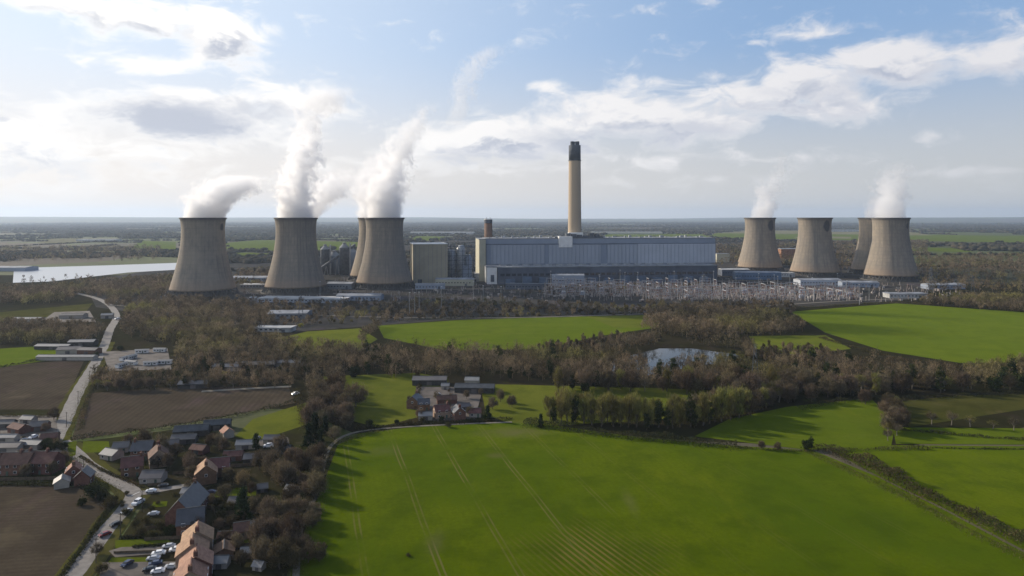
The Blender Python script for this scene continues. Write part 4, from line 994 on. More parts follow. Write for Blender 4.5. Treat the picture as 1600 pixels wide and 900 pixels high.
# nearest belt trees one by one, the rest as woodland
CAND.sort(key=lambda c: c[2])
n_bare = 300-sum(1 for g_ in GT if g_[0] in ('oak', 'slim', 'open')); rest = []
vis = [c for c in CAND if abs(c[1]/c[2]) < .80]
cnt = {'bare': 0}
for c in CAND:
    kind, x, y, s, lab, grp = c
    if abs(x/y) > .95: continue
    if kind in ('oak', 'slim', 'open'):
        if cnt['bare'] < n_bare and abs(x/y) < .76: cnt['bare'] += 1; plant(kind, x, y, s, lab, grp)
        else: rest.append(c)
    elif y < 560: 
        lab2 = {'ivy': 'ivy covered trunk '+lab.split(' tree ')[-1], 'round': 'rounded evergreen '+lab.split(' tree ')[-1], 'ever': 'dark evergreen '+lab.split(' tree ')[-1], 'bush': 'low brown bush '+lab.split(' tree ')[-1]}.get(kind, lab)
        plant(kind, x, y, s, lab2, grp if kind in ('oak', 'slim', 'open') else CAT[kind]+' '+lab.split(' tree ')[-1])
    else: rest.append(c)
ol = sorted([o for o in col.objects if o.get('label', '').startswith('small spreading orchard')], key=lambda o: o.location.x/o.location.y)
for o, w_ in zip(ol, ('leftmost', 'second from the left', 'third from the left', 'fourth from the left', 'fifth from the left', 'sixth from the left', 'seventh from the left', 'eighth from the left', 'ninth from the left', 'tenth from the left')): o['label'] = 'small spreading orchard tree, '+w_+' in the row over the dark hedge'
def merge(items, name, mat_, mode='near'):
    g_ = np.random.default_rng(99); VV = []; TN = []
    for kind, x, y, s, *_ in items:
        h = {'slim': 14.5, 'bush': 3.6, 'ivy': 12}.get(kind, 12)*s; rx = {'slim': 2.7, 'bush': 2.1, 'ivy': 2.2}.get(kind, 5.2)*s
        d = y; k = int(np.clip(150000/d, 70, 300)); cl = max(8, k//14)
        c, P = crown_pts(g_, cl, k//cl, rx*.92, h*.42, h*.56, .95*s)
        P[:, 2] = np.maximum(P[:, 2], .3)
        D = P-np.array([0, 0, h*.2]); D = D/(np.linalg.norm(D, axis=1, keepdims=True)+1e-6)+g_.normal(size=D.shape)*.7+np.array([0, 0, .5])
        w = .22*(d/500)**.9 if d > 500 else .2
        V_, _ = slivers(P, D, g_.uniform(.9, 1.9, len(P))*(d/600)**.35, g_.uniform(.7, 1.3, len(P))*w, g_)
        # trunk as slim quads
        T_, _ = slivers(np.array([[0, 0, h*.25]]*3), np.array([[.02, 0, 1.]]*3), np.array([h*.5]*3), np.array([.45]*3), g_)
        VV.append(V_+np.array([x, y, 0])); VV.append(T_+np.array([x, y, 0])); TN.append(np.full(len(V_)+len(T_), g_.uniform(.45, 1.75)))
    V = np.concatenate(VV); Q = np.arange(len(V)).reshape(-1, 4)
    me = fastmesh(name, V, quads=Q, m=mat_); at = me.attributes.new('tone', 'FLOAT', 'POINT'); at.data.foreach_set('value', np.concatenate(TN).astype(np.float32))
    return sheet_obj(name, me)
tag(merge(rest, 'woodland', f_wood), 'leafless brown woodland filling the belts between the fields', 'woodland', kind='stuff')

# far-off hedgerows, copses and woods
def far_wood():
    g_ = np.random.default_rng(5)
    b = bpy.data.meshes.new('tmp'); import bmesh
    bm = bmesh.new(); bmesh.ops.create_icosphere(bm, subdivisions=1, radius=1); T = np.array([v.co[:] for v in bm.verts]); FT = np.array([[v.index for v in f.verts] for f in bm.faces]); bm.free()
    pos = []
    def line(x0, y0, ang, L, r):
        k = int(L/(r*1.3)); t = np.linspace(0, L, k); keep = g_.random(k) > .12
        xs_ = x0+np.cos(ang)*t+g_.normal(size=k)*2; ys_ = y0+np.sin(ang)*t+g_.normal(size=k)*2
        for xx, yy in zip(xs_[keep], ys_[keep]): pos.append((xx, yy, r*g_.uniform(.6, 1.3)))
    for _ in range(330):
        d = g_.uniform(1400, 9500)**1.0; x = g_.uniform(-.85, .85)*d; line(x, d, g_.normal()*.35+(0 if g_.random() < .75 else 1.4), g_.uniform(150, 900)*(d/4000+.4), g_.uniform(3.5, 6.5)*(1 if d < 4000 else 1.3))
    for _ in range(105):
        d = g_.uniform(1650, 12500); x = g_.uniform(-.85, .85)*d; w = g_.uniform(80, 420)*(d/5000+.5); dd = g_.uniform(50, 220)*(d/5000+.5); k = int(min(w*dd/(170*(d/3000+.4)), 260))
        r = math.sqrt(w*dd/k)*.62
        for _ in range(k): pos.append((x+g_.normal()*w*.45, d+g_.normal()*dd*.4, min(r, 16)*g_.uniform(.7, 1.3)))
    for _ in range(110):   # dark ridge woods on the far plain
        d = g_.uniform(9000, 17000); x = g_.uniform(-.85, .85)*d; line(x, d, g_.normal()*.12, g_.uniform(900, 4000), g_.uniform(14, 22))
    zones = [[(G(*q).x, G(*q).y) for q in pts] for pts in FARF+[[(5,440),(10,405),(300,403),(300,430)]]]
    pos = [p for p in pos if not any(inside((p[0], p[1]-25), z_) for z_ in zones)]
    V = []; Fs = []
    for i, (x, y, r) in enumerate(pos):
        hx = min(r*1.1, 9+r*.2); P = T*(1+g_.normal(size=(len(T), 1))*.2)*np.array([r*1.15, r*1.15, hx*.75])
        P[:, 2] += hx*.55; P[:, 2] = np.maximum(P[:, 2], -.5); V.append(P+np.array([x, y, 0])); Fs.append(FT+i*len(T))
    o = sheet_obj('distant_woodland', fastmesh('distant_woodland', np.concatenate(V), tris=np.concatenate(Fs), m=f_far)); print('far blobs', len(pos))
    tag(o, 'dark far-off hedgerows and woods across the plain', 'woodland', kind='stuff')
far_wood()

# hedges: (points, height, width, dark?, label)
def hedge(pts, h, w, leaf, label, dens=11, bumpy=.35):
    g_ = np.random.default_rng(abs(hash(label)) % 1000 if False else sum(map(ord, label)) % 9973)
    L = smooth_line([G(*p) for p in pts], 1.0); C = []; 
    ph_ = g_.uniform(0, 6, 4)
    for i, p in enumerate(L):
        hh = h*(1+bumpy*(math.sin(i*.35+ph_[0])*.5+math.sin(i*.11+ph_[1])*.6+g_.normal()*.25)); hh = max(.5, hh)
        a = L[max(0, i-1)]; b = L[min(len(L)-1, i+1)]; d = (b-a).normalized()
        k = int(dens*max(.4, hh/h)*max(1, h/2.4)); u = g_.normal(size=k)*w*.36; z = hh*(1-g_.uniform(0, 1, k)**1.8*.98); t = g_.uniform(-.6, .6, k)
        C.append(np.stack([p.x-d.y*u+d.x*t, p.y+d.x*u+d.y*t, z*np.clip(1-(u/w)**2, .3, 1)], 1))
    C = np.concatenate(C); D = g_.normal(size=C.shape)+np.array([0, 0, .8])
    big = 1 if L[0].y < 450 else 1.3
    V, Q = slivers(C, D, g_.uniform(.5, 1.2, len(C))*big, g_.uniform(.16, .34, len(C))*big, g_)
    o = sheet_obj('hedge', fastmesh('hedge', V, quads=Q, m=leaf)); tag(o, label, 'hedge', 'hedges between the fields')
H_ = [([(1275,700),(1320,715),(1360,731),(1405,755),(1448,778)], 4.2, 6.5, f_hedge, 'brown diagonal hedge, its upper stretch below the evergreen', 34, .5),
 ([(1448,778),(1490,796),(1530,816)], 3.6, 6, f_hedge, 'middle stretch of the diagonal hedge with a dark shadow behind', 34, .5),
 ([(1530,816),(1570,836),(1630,862),(1710,896)], 4.0, 6.5, f_hedge, 'lowest stretch of the diagonal hedge at the right edge', 34, .5),
 ([(820,664),(880,670),(960,682),(1040,688),(1090,694),(1150,699)], 3.0, 7, f_dhedge, 'dark evergreen hedge at the foot of the slim row of trees', 34, .4),
 ([(1150,700),(1220,704),(1265,706)], .8, 2.2, f_hedge, 'thin low hedge running on from the dark hedge to the evergreen', 12, .5),
 ([(1290,704),(1345,704),(1400,702),(1450,702)], 1.3, 2.8, f_hedge, 'scrubby hedge between the two right hand green fields', 14, .6),
 ([(1450,700),(1520,702),(1640,703)], .6, 1.5, f_dhedge, 'very low hedge line running to the right edge above the near field', 8, .4),
 ([(1400,672),(1460,677),(1530,683),(1640,690)], 1.2, 2.6, f_dhedge, 'dark hedge under the orchard trees', 16, .5),
 ([(1250,640),(1340,625),(1420,624),(1640,614)], 2.2, 4, f_dhedge, 'dark hedge along the foot of the right hand wood belt', 14, .5),
 ([(1280,528),(1340,545),(1400,560),(1500,573)], 1.6, 4, f_hedge, 'scrubby hedge below the far right field', 10, .7),
 ([(92,908),(130,856),(154,820),(172,795)], 1.2, 2.0, f_dhedge, 'dark roadside hedge along the bottom left ploughed field', 24, .25),
 ([(172,795),(168,779),(150,770),(128,760)], 1.4, 2.0, f_dhedge, 'hedge around the tip of the bottom left ploughed field', 20, .4),
 ([(128,760),(60,758),(-60,757)], 1.5, 2.2, f_dhedge, 'straight garden hedge along the top of the bottom left field', 20, .3),
 ([(112,688),(200,676),(300,664),(380,648),(460,630)], 2.0, 3.0, f_dhedge, 'long dark hedge below the ploughed field', 18, .45),
 ([(126,672),(138,620),(155,585)], 1.3, 2.4, f_hedge, 'roadside hedge left of the central ploughed field', 12, .5),
 ([(92,652),(40,652),(-60,648)], 1.2, 2.0, f_hedge, 'hedge between the left ploughed field and the left hand houses', 12, .5),
 ([(-80,577),(0,574),(60,563),(130,557)], 1.5, 3.0, f_dhedge, 'hedge above the left hand ploughed field', 12, .5),
 ([(480,672),(470,640),(462,610)], 2.2, 4, f_hedge, 'tall hedge at the right end of the small village meadow', 16, .5),
 ([(560,673),(640,664),(720,661),(800,655)], 1.6, 2.6, f_dhedge, 'dark hedge along the gravel track in front of the farm', 20, .4),
 ([(505,712),(496,750),(484,785),(468,830)], 1.8, 3, f_hedge, 'ragged hedge between the gardens and the gravel track', 20, .6),
 ([(650,580),(655,600),(650,640)], 1.6, 2.6, f_hedge, 'hedge at the right side of the pasture by the farm', 12, .5),
 ([(210,856),(300,850)], 1.0, 1.2, f_dhedge, 'clipped hedge along the upper side of the parking drive', 34, .15),
 ([(190,842),(262,838)], 1.3, 1.6, f_dhedge, 'clipped hedge above the lawn left of the terrace', 34, .2),
 ([(340,800),(420,796)], 1.4, 1.6, f_dhedge, 'garden hedge behind the orange roofed terrace', 30, .3),
 ([(355,812),(425,806)], 1.3, 1.5, f_dhedge, 'second garden hedge behind the orange roofed terrace', 30, .3),
 ([(360,834),(425,828)], 1.3, 1.5, f_dhedge, 'third garden hedge, beside the pale conservatory', 30, .3),
 ([(300,786),(400,782)], 1.5, 1.6, f_dhedge, 'garden hedge below the grass strip right of the slate house', 30, .3),
 ([(270,776),(300,772),(350,756),(400,758)], 1.2, 1.5, f_hedge, 'garden hedge above the grass strip right of the slate house', 26, .3),
 ([(126,714),(160,736),(198,752),(224,763)], 1.0, 1.4, f_hedge, 'reddish roadside hedge above the road junction', 22, .4),
 ([(600,503),(700,498),(860,494),(1005,490)], 1.6, 4, f_dhedge, 'dark hedge between the far centre field and the works', 7, .4),
 ([(1240,482),(1330,476),(1420,474),(1560,484),(1650,492)], 1.8, 4, f_hedge, 'hedge along the top of the far right field', 6, .5)]
for a in H_: hedge(a[0], a[1], a[2], a[3], a[4], a[5], a[6])
# coarse tufts on verges and rough ground
def tufts():
    g_ = np.random.default_rng(8); C = []
    for pts, n_ in (([(1262,706),(1340,742),(1420,780),(1500,824),(1600,872),(1700,920)], 2500), ([(100,704),(140,742),(180,768)], 2500), ([(460,900),(470,830),(490,780),(505,720),(520,695),(600,671)], 5000), ([(110,680),(130,620),(150,575)], 2500)):
        L = smooth_line([G(*p) for p in pts], 1.0); idx = g_.integers(0, len(L), n_)
        P = np.array([(L[i].x, L[i].y) for i in idx])+g_.normal(size=(n_, 2))*1.7
        C.append(np.concatenate([P, np.full((n_, 1), .25)], 1))
    C = np.concatenate(C); D = g_.normal(size=C.shape)*.5+np.array([0, 0, 1.]); V, Q = slivers(C, D, g_.uniform(.4, .9, len(C)), g_.uniform(.1, .25, len(C)), g_)
    o = sheet_obj('rough_grass', fastmesh('rough_grass', V, quads=Q, m=foliage('dry_grass', (.13,.115,.045), (.09,.095,.025), obvar=0))); tag(o, 'rough dry grass along the tracks and verges', 'grass', kind='stuff')
tufts()

# ------------------------------------------------------------------ village
r_or = pbr('orange_pantiles', (.30,.18,.11), .85, .2, .5, obvar=.1, stretch=(1,1,3)); r_red = pbr('red_brown_tiles', (.12,.065,.048), .85, .25, .5, obvar=.15); r_slate = pbr('slate', (.055,.058,.066), .42, .2, .5, spec=.5)
r_grey = pbr('grey_sheet_roof', (.115,.105,.10), .6, .2, .15, obvar=.15); r_pale = pbr('pale_sheet_roof', (.22,.215,.205), .6, .12, .2, obvar=.1); r_dark = pbr('dark_sheet_roof', (.055,.06,.065), .6, .3, .2)
w_brick = pbr('red_brick', (.15,.08,.055), .9, .25, .8, obvar=.12); w_bbrick = pbr('buff_brick', (.33,.25,.17), .9, .2, .8, obvar=.1); w_rend = pbr('cream_render', (.34,.31,.26), .85, .1, .5, obvar=.1)
w_dark = pbr('dark_boards', (.05,.048,.045), .8, .3, .5); w_pot = pbr('chimney_pot', (.30,.14,.08), .8, .2, 1); m_wframe = pbr('white_frame', (.75,.75,.73), .5, .05, 1); m_door = pbr('painted_door', (.06,.09,.07), .5, .2, 1, obvar=.3)
def house(name, x, y, w, d, wh, rh, rot, wall, roof, label, group=None, chim=(), win=True, cat='house', over=.45, upper=None):
    """w along the ridge (local x), gable ends at +-w/2"""
    o = empty(name, (x, y, 0), R(rot)); tag(o, label, cat, group)
    MB().add([(-w/2,-d/2,-.3),(w/2,-d/2,-.3),(w/2,d/2,-.3),(-w/2,d/2,-.3),(-w/2,-d/2,wh),(w/2,-d/2,wh),(w/2,d/2,wh),(-w/2,d/2,wh),(-w/2,0,wh+rh),(w/2,0,wh+rh)],
             [(3,2,1,0),(0,1,5,4),(2,3,7,6),(1,2,6,9,5),(3,0,4,8,7),(4,5,9,8),(6,7,8,9)]).build('wall', wall, o)
    t = .22; sl = rh/(d/2); e = over; W = w/2+.3
    P = []
    for dz in (.03, t):
        P += [(-W, -d/2-e, wh-e*sl+dz), (W, -d/2-e, wh-e*sl+dz), (W, 0, wh+rh+dz), (-W, 0, wh+rh+dz), (W, d/2+e, wh-e*sl+dz), (-W, d/2+e, wh-e*sl+dz)]
    rf = MB().add(P, [(6,7,8,9),(9,8,10,11),(3,2,1,0),(5,4,2,3),(0,1,7,6),(4,5,11,10),(1,2,8,7),(2,4,10,8),(5,3,9,11),(3,0,6,9)]).build('roof', roof, o)
    MB().box(0, 0, wh+rh+t-.02, w+.5, .32, .16).build('ridge', r_dark if roof is not r_or else r_red, rf)
    for cx in chim:
        c = MB().box(cx*(w/2-.5), 0, wh+rh-.8, .95, 1.3, 2.2); ch = c.build('chimney', w_brick, rf)
        for q in (-.3, .3): MB().lathe([(.16, wh+rh+1.4), (.13, wh+rh+2.0)], cx*(w/2-.5), q, 8).build('chimney_pot', w_pot, ch)
    if win:
        k = max(2, int(w/3.2))
        for side in (-1, 1):
            for i in range(k):
                xx = (i+.5)/k*w-w/2; lv = (1.0, 3.6) if wh > 4 else (1.0,)
                for zz in lv:
                    if zz < 2 and i == k//2 and side == -1: continue
                    f_ = MB().box(xx, side*(d/2+.03), zz, 1.4, .14, 1.25).build('window', m_wframe, o)
                    MB().box(xx, side*(d/2+.11), zz+.1, 1.18, .06, 1.05).build('pane', m_glass, f_)
        MB().box((k//2+.5)/k*w-w/2, -(d/2+.04), 0, 1.0, .14, 2.1).build('door', m_door, o)
        for s_ in (-1, 1):
            if wh > 4:
                f_ = MB().box(s_*(w/2+.03), 0, 3.5, .14, 1.1, 1.2).build('window', m_wframe, o); MB().box(s_*(w/2+.11), 0, 3.6, .06, .9, 1.0).build('pane', m_glass, f_)
    else: MB().box(0, -(d/2+.05), 0, min(3.4, w*.35), .16, min(2.8, wh*.8)).build('door', r_grey, o)
    return o
def hp(name, px, py, *a, **k): q = G(px, py); return house(name, q.x, q.y, *a, **k)
# orange roofed terrace
tr = -68; u = Vector((math.cos(R(tr)), math.sin(R(tr)))); v_ = Vector((-u.y, u.x)); p0_ = Vector((-108.4, 235.5))
for i, lab in enumerate(('farthest house of the orange roofed terrace', 'second house of the orange roofed terrace', 'third house of the orange roofed terrace, with a chimney', 'nearest house of the orange roofed terrace, cut by the bottom edge')):
    q = p0_+u*(8.7*i)-v_*(1.3*(i % 2)-.2*i); house('terraced_house', q.x, q.y, 8.6, 9.6, 5.2-.25*i, 3.3, tr, w_bbrick if i != 2 else w_brick, r_or, lab, 'houses of the orange roofed terrace', chim=(.95,), over=.35)
house('terraced_house', -97.5, 246, 5, 6.5, 3.2, 2, tr+90, w_bbrick, r_red, 'small brown lean wing at the far end of the orange roofed terrace', None, win=False)
house('slate_house', -124.5, 262, 19, 9.5, 5.2, 5.2, 97, w_brick, r_slate, 'big slate roofed house with a bright white roof edge beside the road junction', None, chim=(.9,))
house('slate_house', -117.5, 250, 9, 7, 4.6, 4.0, 20, w_brick, r_slate, 'lower slate roofed wing in front of the big slate house', None)
hp('house', 322, 752, 9, 8.5, 5, 3.4, -66, w_brick, r_or, 'lone orange roofed house in the middle of the village', None, chim=(.9,))
hp('cottage', 344, 742, 8, 7, 4.6, 3, 15, w_brick, r_red, 'dark red roofed cottage right of the lone orange roofed house')
hp('house', 248, 726, 10, 8, 5, 3.4, -60, w_bbrick, r_red, 'brown roofed house with a sunlit gable behind the slate house', None, chim=(.9,-.9))
hp('house', 207, 742, 8.5, 7.5, 5, 3.2, 25, w_brick, r_red, 'red brick house on the right of the road above the junction', None, chim=(.9,))
hp('house', 224, 716, 9, 7.5, 5, 3.2, 10, w_brick, r_slate, 'dark roofed brick house hidden among bare trees', None, chim=(-.9,))
hp('bungalow', 240, 752, 9, 7, 2.7, 2.0, 5, w_rend, r_grey, 'pale grey bungalow just behind the slate house')
hp('bungalow', 175, 716, 8, 6.5, 2.7, 1.8, -20, w_rend, r_pale, 'pale bungalow by the bright lawn near the bend of the road')
hp('bungalow', 190, 705, 7, 6, 2.7, 1.8, 15, w_rend, r_grey, 'grey bungalow behind the pale one near the bright lawn')
hp('cottage', 116, 748, 7, 6, 4.2, 2.8, -62, w_brick, r_or, 'small orange roofed cottage left of the road junction', None, chim=(.9,))
hp('garage', 97, 760, 6, 5.5, 2.6, 1.6, -60, w_rend, r_pale, 'small pale roofed garage at the corner of the brown field', win=False, cat='garage')
hp('cottage', 132, 756, 6.5, 6, 4.0, 2.8, 105, w_brick, r_slate, 'dark slate cottage beside the small orange roofed cottage')
hp('house', 22, 738, 17, 9, 5.2, 3.6, 2, w_brick, r_red, 'long dark red roofed house at the left edge', None, chim=(.4,-.9))
hp('house', 68, 736, 14, 9, 5.2, 3.6, -4, w_brick, r_red, 'dark red roofed house right of the long one at the left edge', None, chim=(-.95,.3))
hp('house', -22, 739, 14, 9, 5.2, 3.6, 0, w_brick, r_red, 'brick house mostly outside the left edge')
for (px, py, w, d, wh, rh, rot, wm_, rm, lab) in [(12,705,16,8,3.2,1.4,3,w_rend,r_grey,'grey sheet roofed shed behind the long red roofed house'),(50,700,13,7,3,1.2,-6,w_rend,r_pale,'pale roofed shed in the yard at the left'),(8,690,15,5,3,1,0,w_rend,r_pale,'bright white roofed shed at the left edge'),
 (78,690,9,7,3,1.6,20,w_brick,r_red,'small red brown outbuilding by the road at the left'),(30,676,12,7,3.4,1.8,-25,w_brick,r_red,'red brown roofed workshop at the back of the left yard'),(62,672,10,7,3.2,1.8,12,w_brick,r_grey,'grey roofed workshop near the road at the left'),
 (8,668,12,6,3,1.5,5,w_dark,r_grey,'dull shed at the back left corner of the yard'),(84,712,7,5,2.6,1.4,-30,w_rend,r_grey,'little grey garage between the evergreens on the left'),(40,716,9,5,2.6,1.3,0,w_brick,r_grey,'flat grey outhouse between the left yard and the red roofed houses'),
 (45,660,9,5,2.6,1.4,-10,w_rend,r_pale,'small pale shed furthest back in the left yard'),
 (300,680,20,8,3.6,2.0,12,w_dark,r_dark,'long black barn below the ploughed field'),(340,670,16,7,3.4,1.8,14,w_dark,r_dark,'second black barn right of the long one'),(288,692,14,6,3,1.5,8,w_dark,r_grey,'grey roofed lean shed in front of the long black barn'),
 (355,683,7,6,3.6,2.0,-50,w_rend,r_or,'little sunlit cream building at the end of the black barns'),(385,700,11,6,2.8,1.4,8,w_rend,r_pale,'white roofed store beside the white yard'),(425,692,9,5,2.8,1.4,0,w_rend,r_grey,'grey shed at the right end of the white yard'),
 (398,722,11,6,2.8,1.5,10,w_dark,r_grey,'blue grey roofed store below the white yard'),(365,718,10,6,2.8,1.5,8,w_brick,r_red,'red brown roofed store left of the blue grey one'),(445,708,8,5,2.8,1.4,-12,w_dark,r_dark,'dark shed beside the wood at the right of the village'),
 (268,700,8,6,2.8,1.6,20,w_brick,r_grey,'grey roofed brick shed between the barns and the brown roofed house'),(312,708,9,6,2.8,1.6,-15,w_brick,r_red,'red brown outbuilding behind the lone orange roofed house'),
 (400,832,7,6,2.6,1.8,15,w_rend,r_pale,'pale conservatory roofed outbuilding in the back gardens'),(372,790,8,5,2.4,1.2,2,w_dark,r_grey,'grey garden shed left of the tall evergreen'),(300,775,9,5,2.4,1.2,0,w_rend,r_pale,'pale roofed shed behind the slate house'),
 (350,868,8,7,2.6,1.4,-68,w_brick,r_red,'dark red brown rear extension behind the terrace'),(355,846,7,5,2.4,1.2,5,w_brick,r_red,'small red brown rear extension behind the terrace'),(345,885,6,5,2.4,1.2,5,w_rend,r_pale,'white garden store behind the nearest terrace house'),(385,868,4,3,2,1,10,w_rend,r_pale,'little white greenhouse in the back gardens'),
 (405,890,4,3,2,1,-15,w_rend,r_pale,'tiny white shed at the bottom edge'),(410,768,5,4,2.2,1.2,20,w_dark,r_grey,'small grey shed in the garden wood'),(455,770,5,4,2.2,1.2,-20,w_rend,r_pale,'small pale shed deep in the garden wood')]:
    hp('shed' if d < 7 else 'outbuilding', px, py, w*.84, d*.88, wh*.92, rh, rot, wm_, rm, lab, 'sheds and outbuildings of the village', win=False, cat='shed')
# the farm
for (nm, px, py, w, d, wh, rh, rot, wm_, rm, lab, ch, wi) in [('barn',672,600,27,11,4.2,1.8,0,w_dark,r_grey,'long open fronted barn at the back of the farm',(),False),('barn',742,612,30,10,4,1.8,-4,w_dark,r_dark,'long dark barn at the right of the farm',(),False),('outbuilding',738,604,11,8,5.6,1.6,-4,w_rend,r_pale,'pale roofed store on the long dark barn of the farm',(),False),
 ('farmhouse',648,636,11,8,5.2,3.2,80,w_brick,r_slate,'dark blue slate farmhouse at the left of the farm',(.9,),True),('farmhouse',662,640,8,7,4.6,2.6,10,w_brick,r_slate,'slate wing of the dark blue farmhouse',(),True),('barn',698,630,14,7,3.4,2,10,w_brick,r_red,'red brown roofed brick barn in the middle of the farm',(),False),
 ('farmhouse',690,652,10,7.5,5,3,20,w_bbrick,r_red,'buff farmhouse with a red brown roof facing the green field',(.9,),True),('farmhouse',716,654,9,7.5,5,3,-70,w_brick,r_slate,'brick farmhouse at the right front of the farm',(.9,),True),('cottage',742,650,8,7,3,2,5,w_rend,r_red,'low cream cottage at the right front of the farm',(),True),
 ('outbuilding',665,655,9,6,3,1.6,5,w_rend,r_pale,'low white walled outbuilding at the left front of the farm',(),False),('shed',696,608,6,5,3,1.4,0,w_rend,r_pale,'small bright white shed between the farm barns',(),False),('shed',726,640,7,5,2.6,1.4,30,w_dark,r_grey,'grey shed behind the front farmhouses',(),False)]:
    hp(nm, px, py, w*.86, d*.9, wh*.9, rh*.9, rot, wm_, rm, lab, 'buildings of the farm', chim=ch, win=wi, cat='farm building')
# left middle distance sheds
for (px, py, w, d, wh, rh, rot, wm_, rm, lab) in [(105,562,46,7,3,1,0,w_rend,r_pale,'long white roofed glasshouse above the left ploughed field'),(85,545,30,9,3,1.2,-3,w_dark,r_pale,'white roofed shed with a dark side left of the road'),(130,540,22,9,4,1.5,4,w_dark,r_pale,'white topped shed next to the road bend'),
 (110,552,18,10,4,2,8,w_rend,r_grey,'blue grey store behind the long glasshouse'),(140,553,16,9,4,1.5,-5,w_brick,r_grey,'grey roofed brick store beside the road at the left'),(45,503,30,10,4,1.2,0,w_rend,r_pale,'bright white shed near the far left green strip'),(115,497,26,12,4,1.5,5,w_rend,r_grey,'grey yard building near the far left green strip'),
 (168,497,12,8,4,1.5,20,w_rend,r_pale,'small white building beside the upper road bend'),(305,605,20,8,3,1.5,5,w_dark,r_slate,'slate store in the belt above the ploughed field'),(400,575,30,9,3.5,1.5,3,w_dark,r_grey,'grey shed deep in the mixed wood'),(355,578,20,8,3.2,1.4,-6,w_rend,r_slate,'blue grey shed left of the one deep in the mixed wood'),(450,572,24,9,3.5,1.3,0,w_rend,r_pale,'pale roofed shed glimpsed through the mixed wood')]:
    hp('shed', px, py, w, d, wh, rh, rot, wm_, rm, lab, 'sheds in the left middle distance', win=False, cat='shed')
# mobile homes
def proto_home():
    o = empty('mobile_home', (0,0,0)); MB().box(0,0,.5,10,3.5,2.3).build('body', m_white, o)
    MB().add([(-5.6,-2,3.02),(5.6,-2,3.02),(5.6,2,3.02),(-5.6,2,3.02),(-5.6,0,3.7),(5.6,0,3.7)], [(3,2,1,0),(0,1,5,4),(2,3,4,5),(3,0,4),(1,2,5)]).build('roof', r_pale, o)
    for x in (-3.5, -1, 3): MB().box(x,-1.93,1.4,1.5,.1,.9).build('window', m_glass, o)
    MB().box(1,-1.93,.6,.8,.1,1.9).build('door', m_door, o); return o
ph_ = proto_home(); k = 0
for (px, py) in ((196,563),(205,570),(190,574),(222,552),(250,550),(258,569),(205,561),(236,571)):
    o = ph_ if k == 0 else copy_tree(ph_); k += 1; q = G(px, py); o.location = q; o.rotation_euler = (0,0,rr.choice((0,.2,-.3,1.4))); tag(o, 'white mobile home in the caravan park right of the road', 'mobile home', 'mobile homes in the park')
# cars
CP = {}
def car_proto(colr, nm):
    o = empty('parked_car', (0,0,0)); pm = pbr('paint_'+nm, colr, .25, .03, 1, spec=.6)
    prof = [(-2.1,.35),(-2.15,.75),(-1.95,.95),(-1.2,1.0),(-.75,1.42),(.95,1.45),(1.6,1.0),(2.0,.92),(2.1,.6),(2.05,.35)]
    def ext(pr, w0, w1):
        k_ = len(pr); return [(x, -w(z), z) for x, z in pr for w in (lambda z: w0 if z < 1.05 else w1,)]+[(x, (w0 if z < 1.05 else w1), z) for x, z in pr], k_
    P, k_ = ext(prof, .88, .68); B = MB(); B.add(P, [tuple(range(k_)), tuple(reversed(range(k_, 2*k_)))]+[(i, k_+i, k_+(i+1) % k_, (i+1) % k_) for i in range(k_)]); bd = B.build('body', pm, o)
    for s_ in (-1, 1):
        MB().add([(-1.05, s_*.86, 1.04), (1.4, s_*.86, 1.04), (.85, s_*.72, 1.38), (-.7, s_*.72, 1.38), (-1.05, s_*.7, 1.04), (1.4, s_*.7, 1.04), (.85, s_*.6, 1.38), (-.7, s_*.6, 1.38)],
                 [(0,1,2,3),(7,6,5,4),(0,4,5,1),(1,5,6,2),(2,6,7,3),(3,7,4,0)]).build('side_window', m_glass, o)
    MB().add([(-1.22,-.7,1.03),(-1.22,.7,1.03),(-.78,.62,1.41),(-.78,-.62,1.41),(-1.3,-.7,1.05),(-1.3,.7,1.05),(-.84,.62,1.44),(-.84,-.62,1.44)], [(0,1,2,3),(7,6,5,4),(0,4,5,1),(1,5,6,2),(2,6,7,3),(3,7,4,0)]).build('windscreen', m_glass, o)
    for x in (-1.3, 1.3):
        for s_ in (-1, 1):
            V = []; k2 = 12
            for yy in (s_*.7, s_*.92):
                for i in range(k2): V.append((x+.33*math.cos(i*6.283/k2), yy, .33+.33*math.sin(i*6.283/k2)))
            MB().add(V, [tuple(range(k2)), tuple(reversed(range(k2, 2*k2)))]+[(i, k2+i, k2+(i+1) % k2, (i+1) % k2) for i in range(k2)]).build('wheel', w_dark, o)
    for s_ in (-1, 1): MB().box(-2.1, s_*.62, .62, .12, .34, .16).build('headlight', m_white, o)
    return o
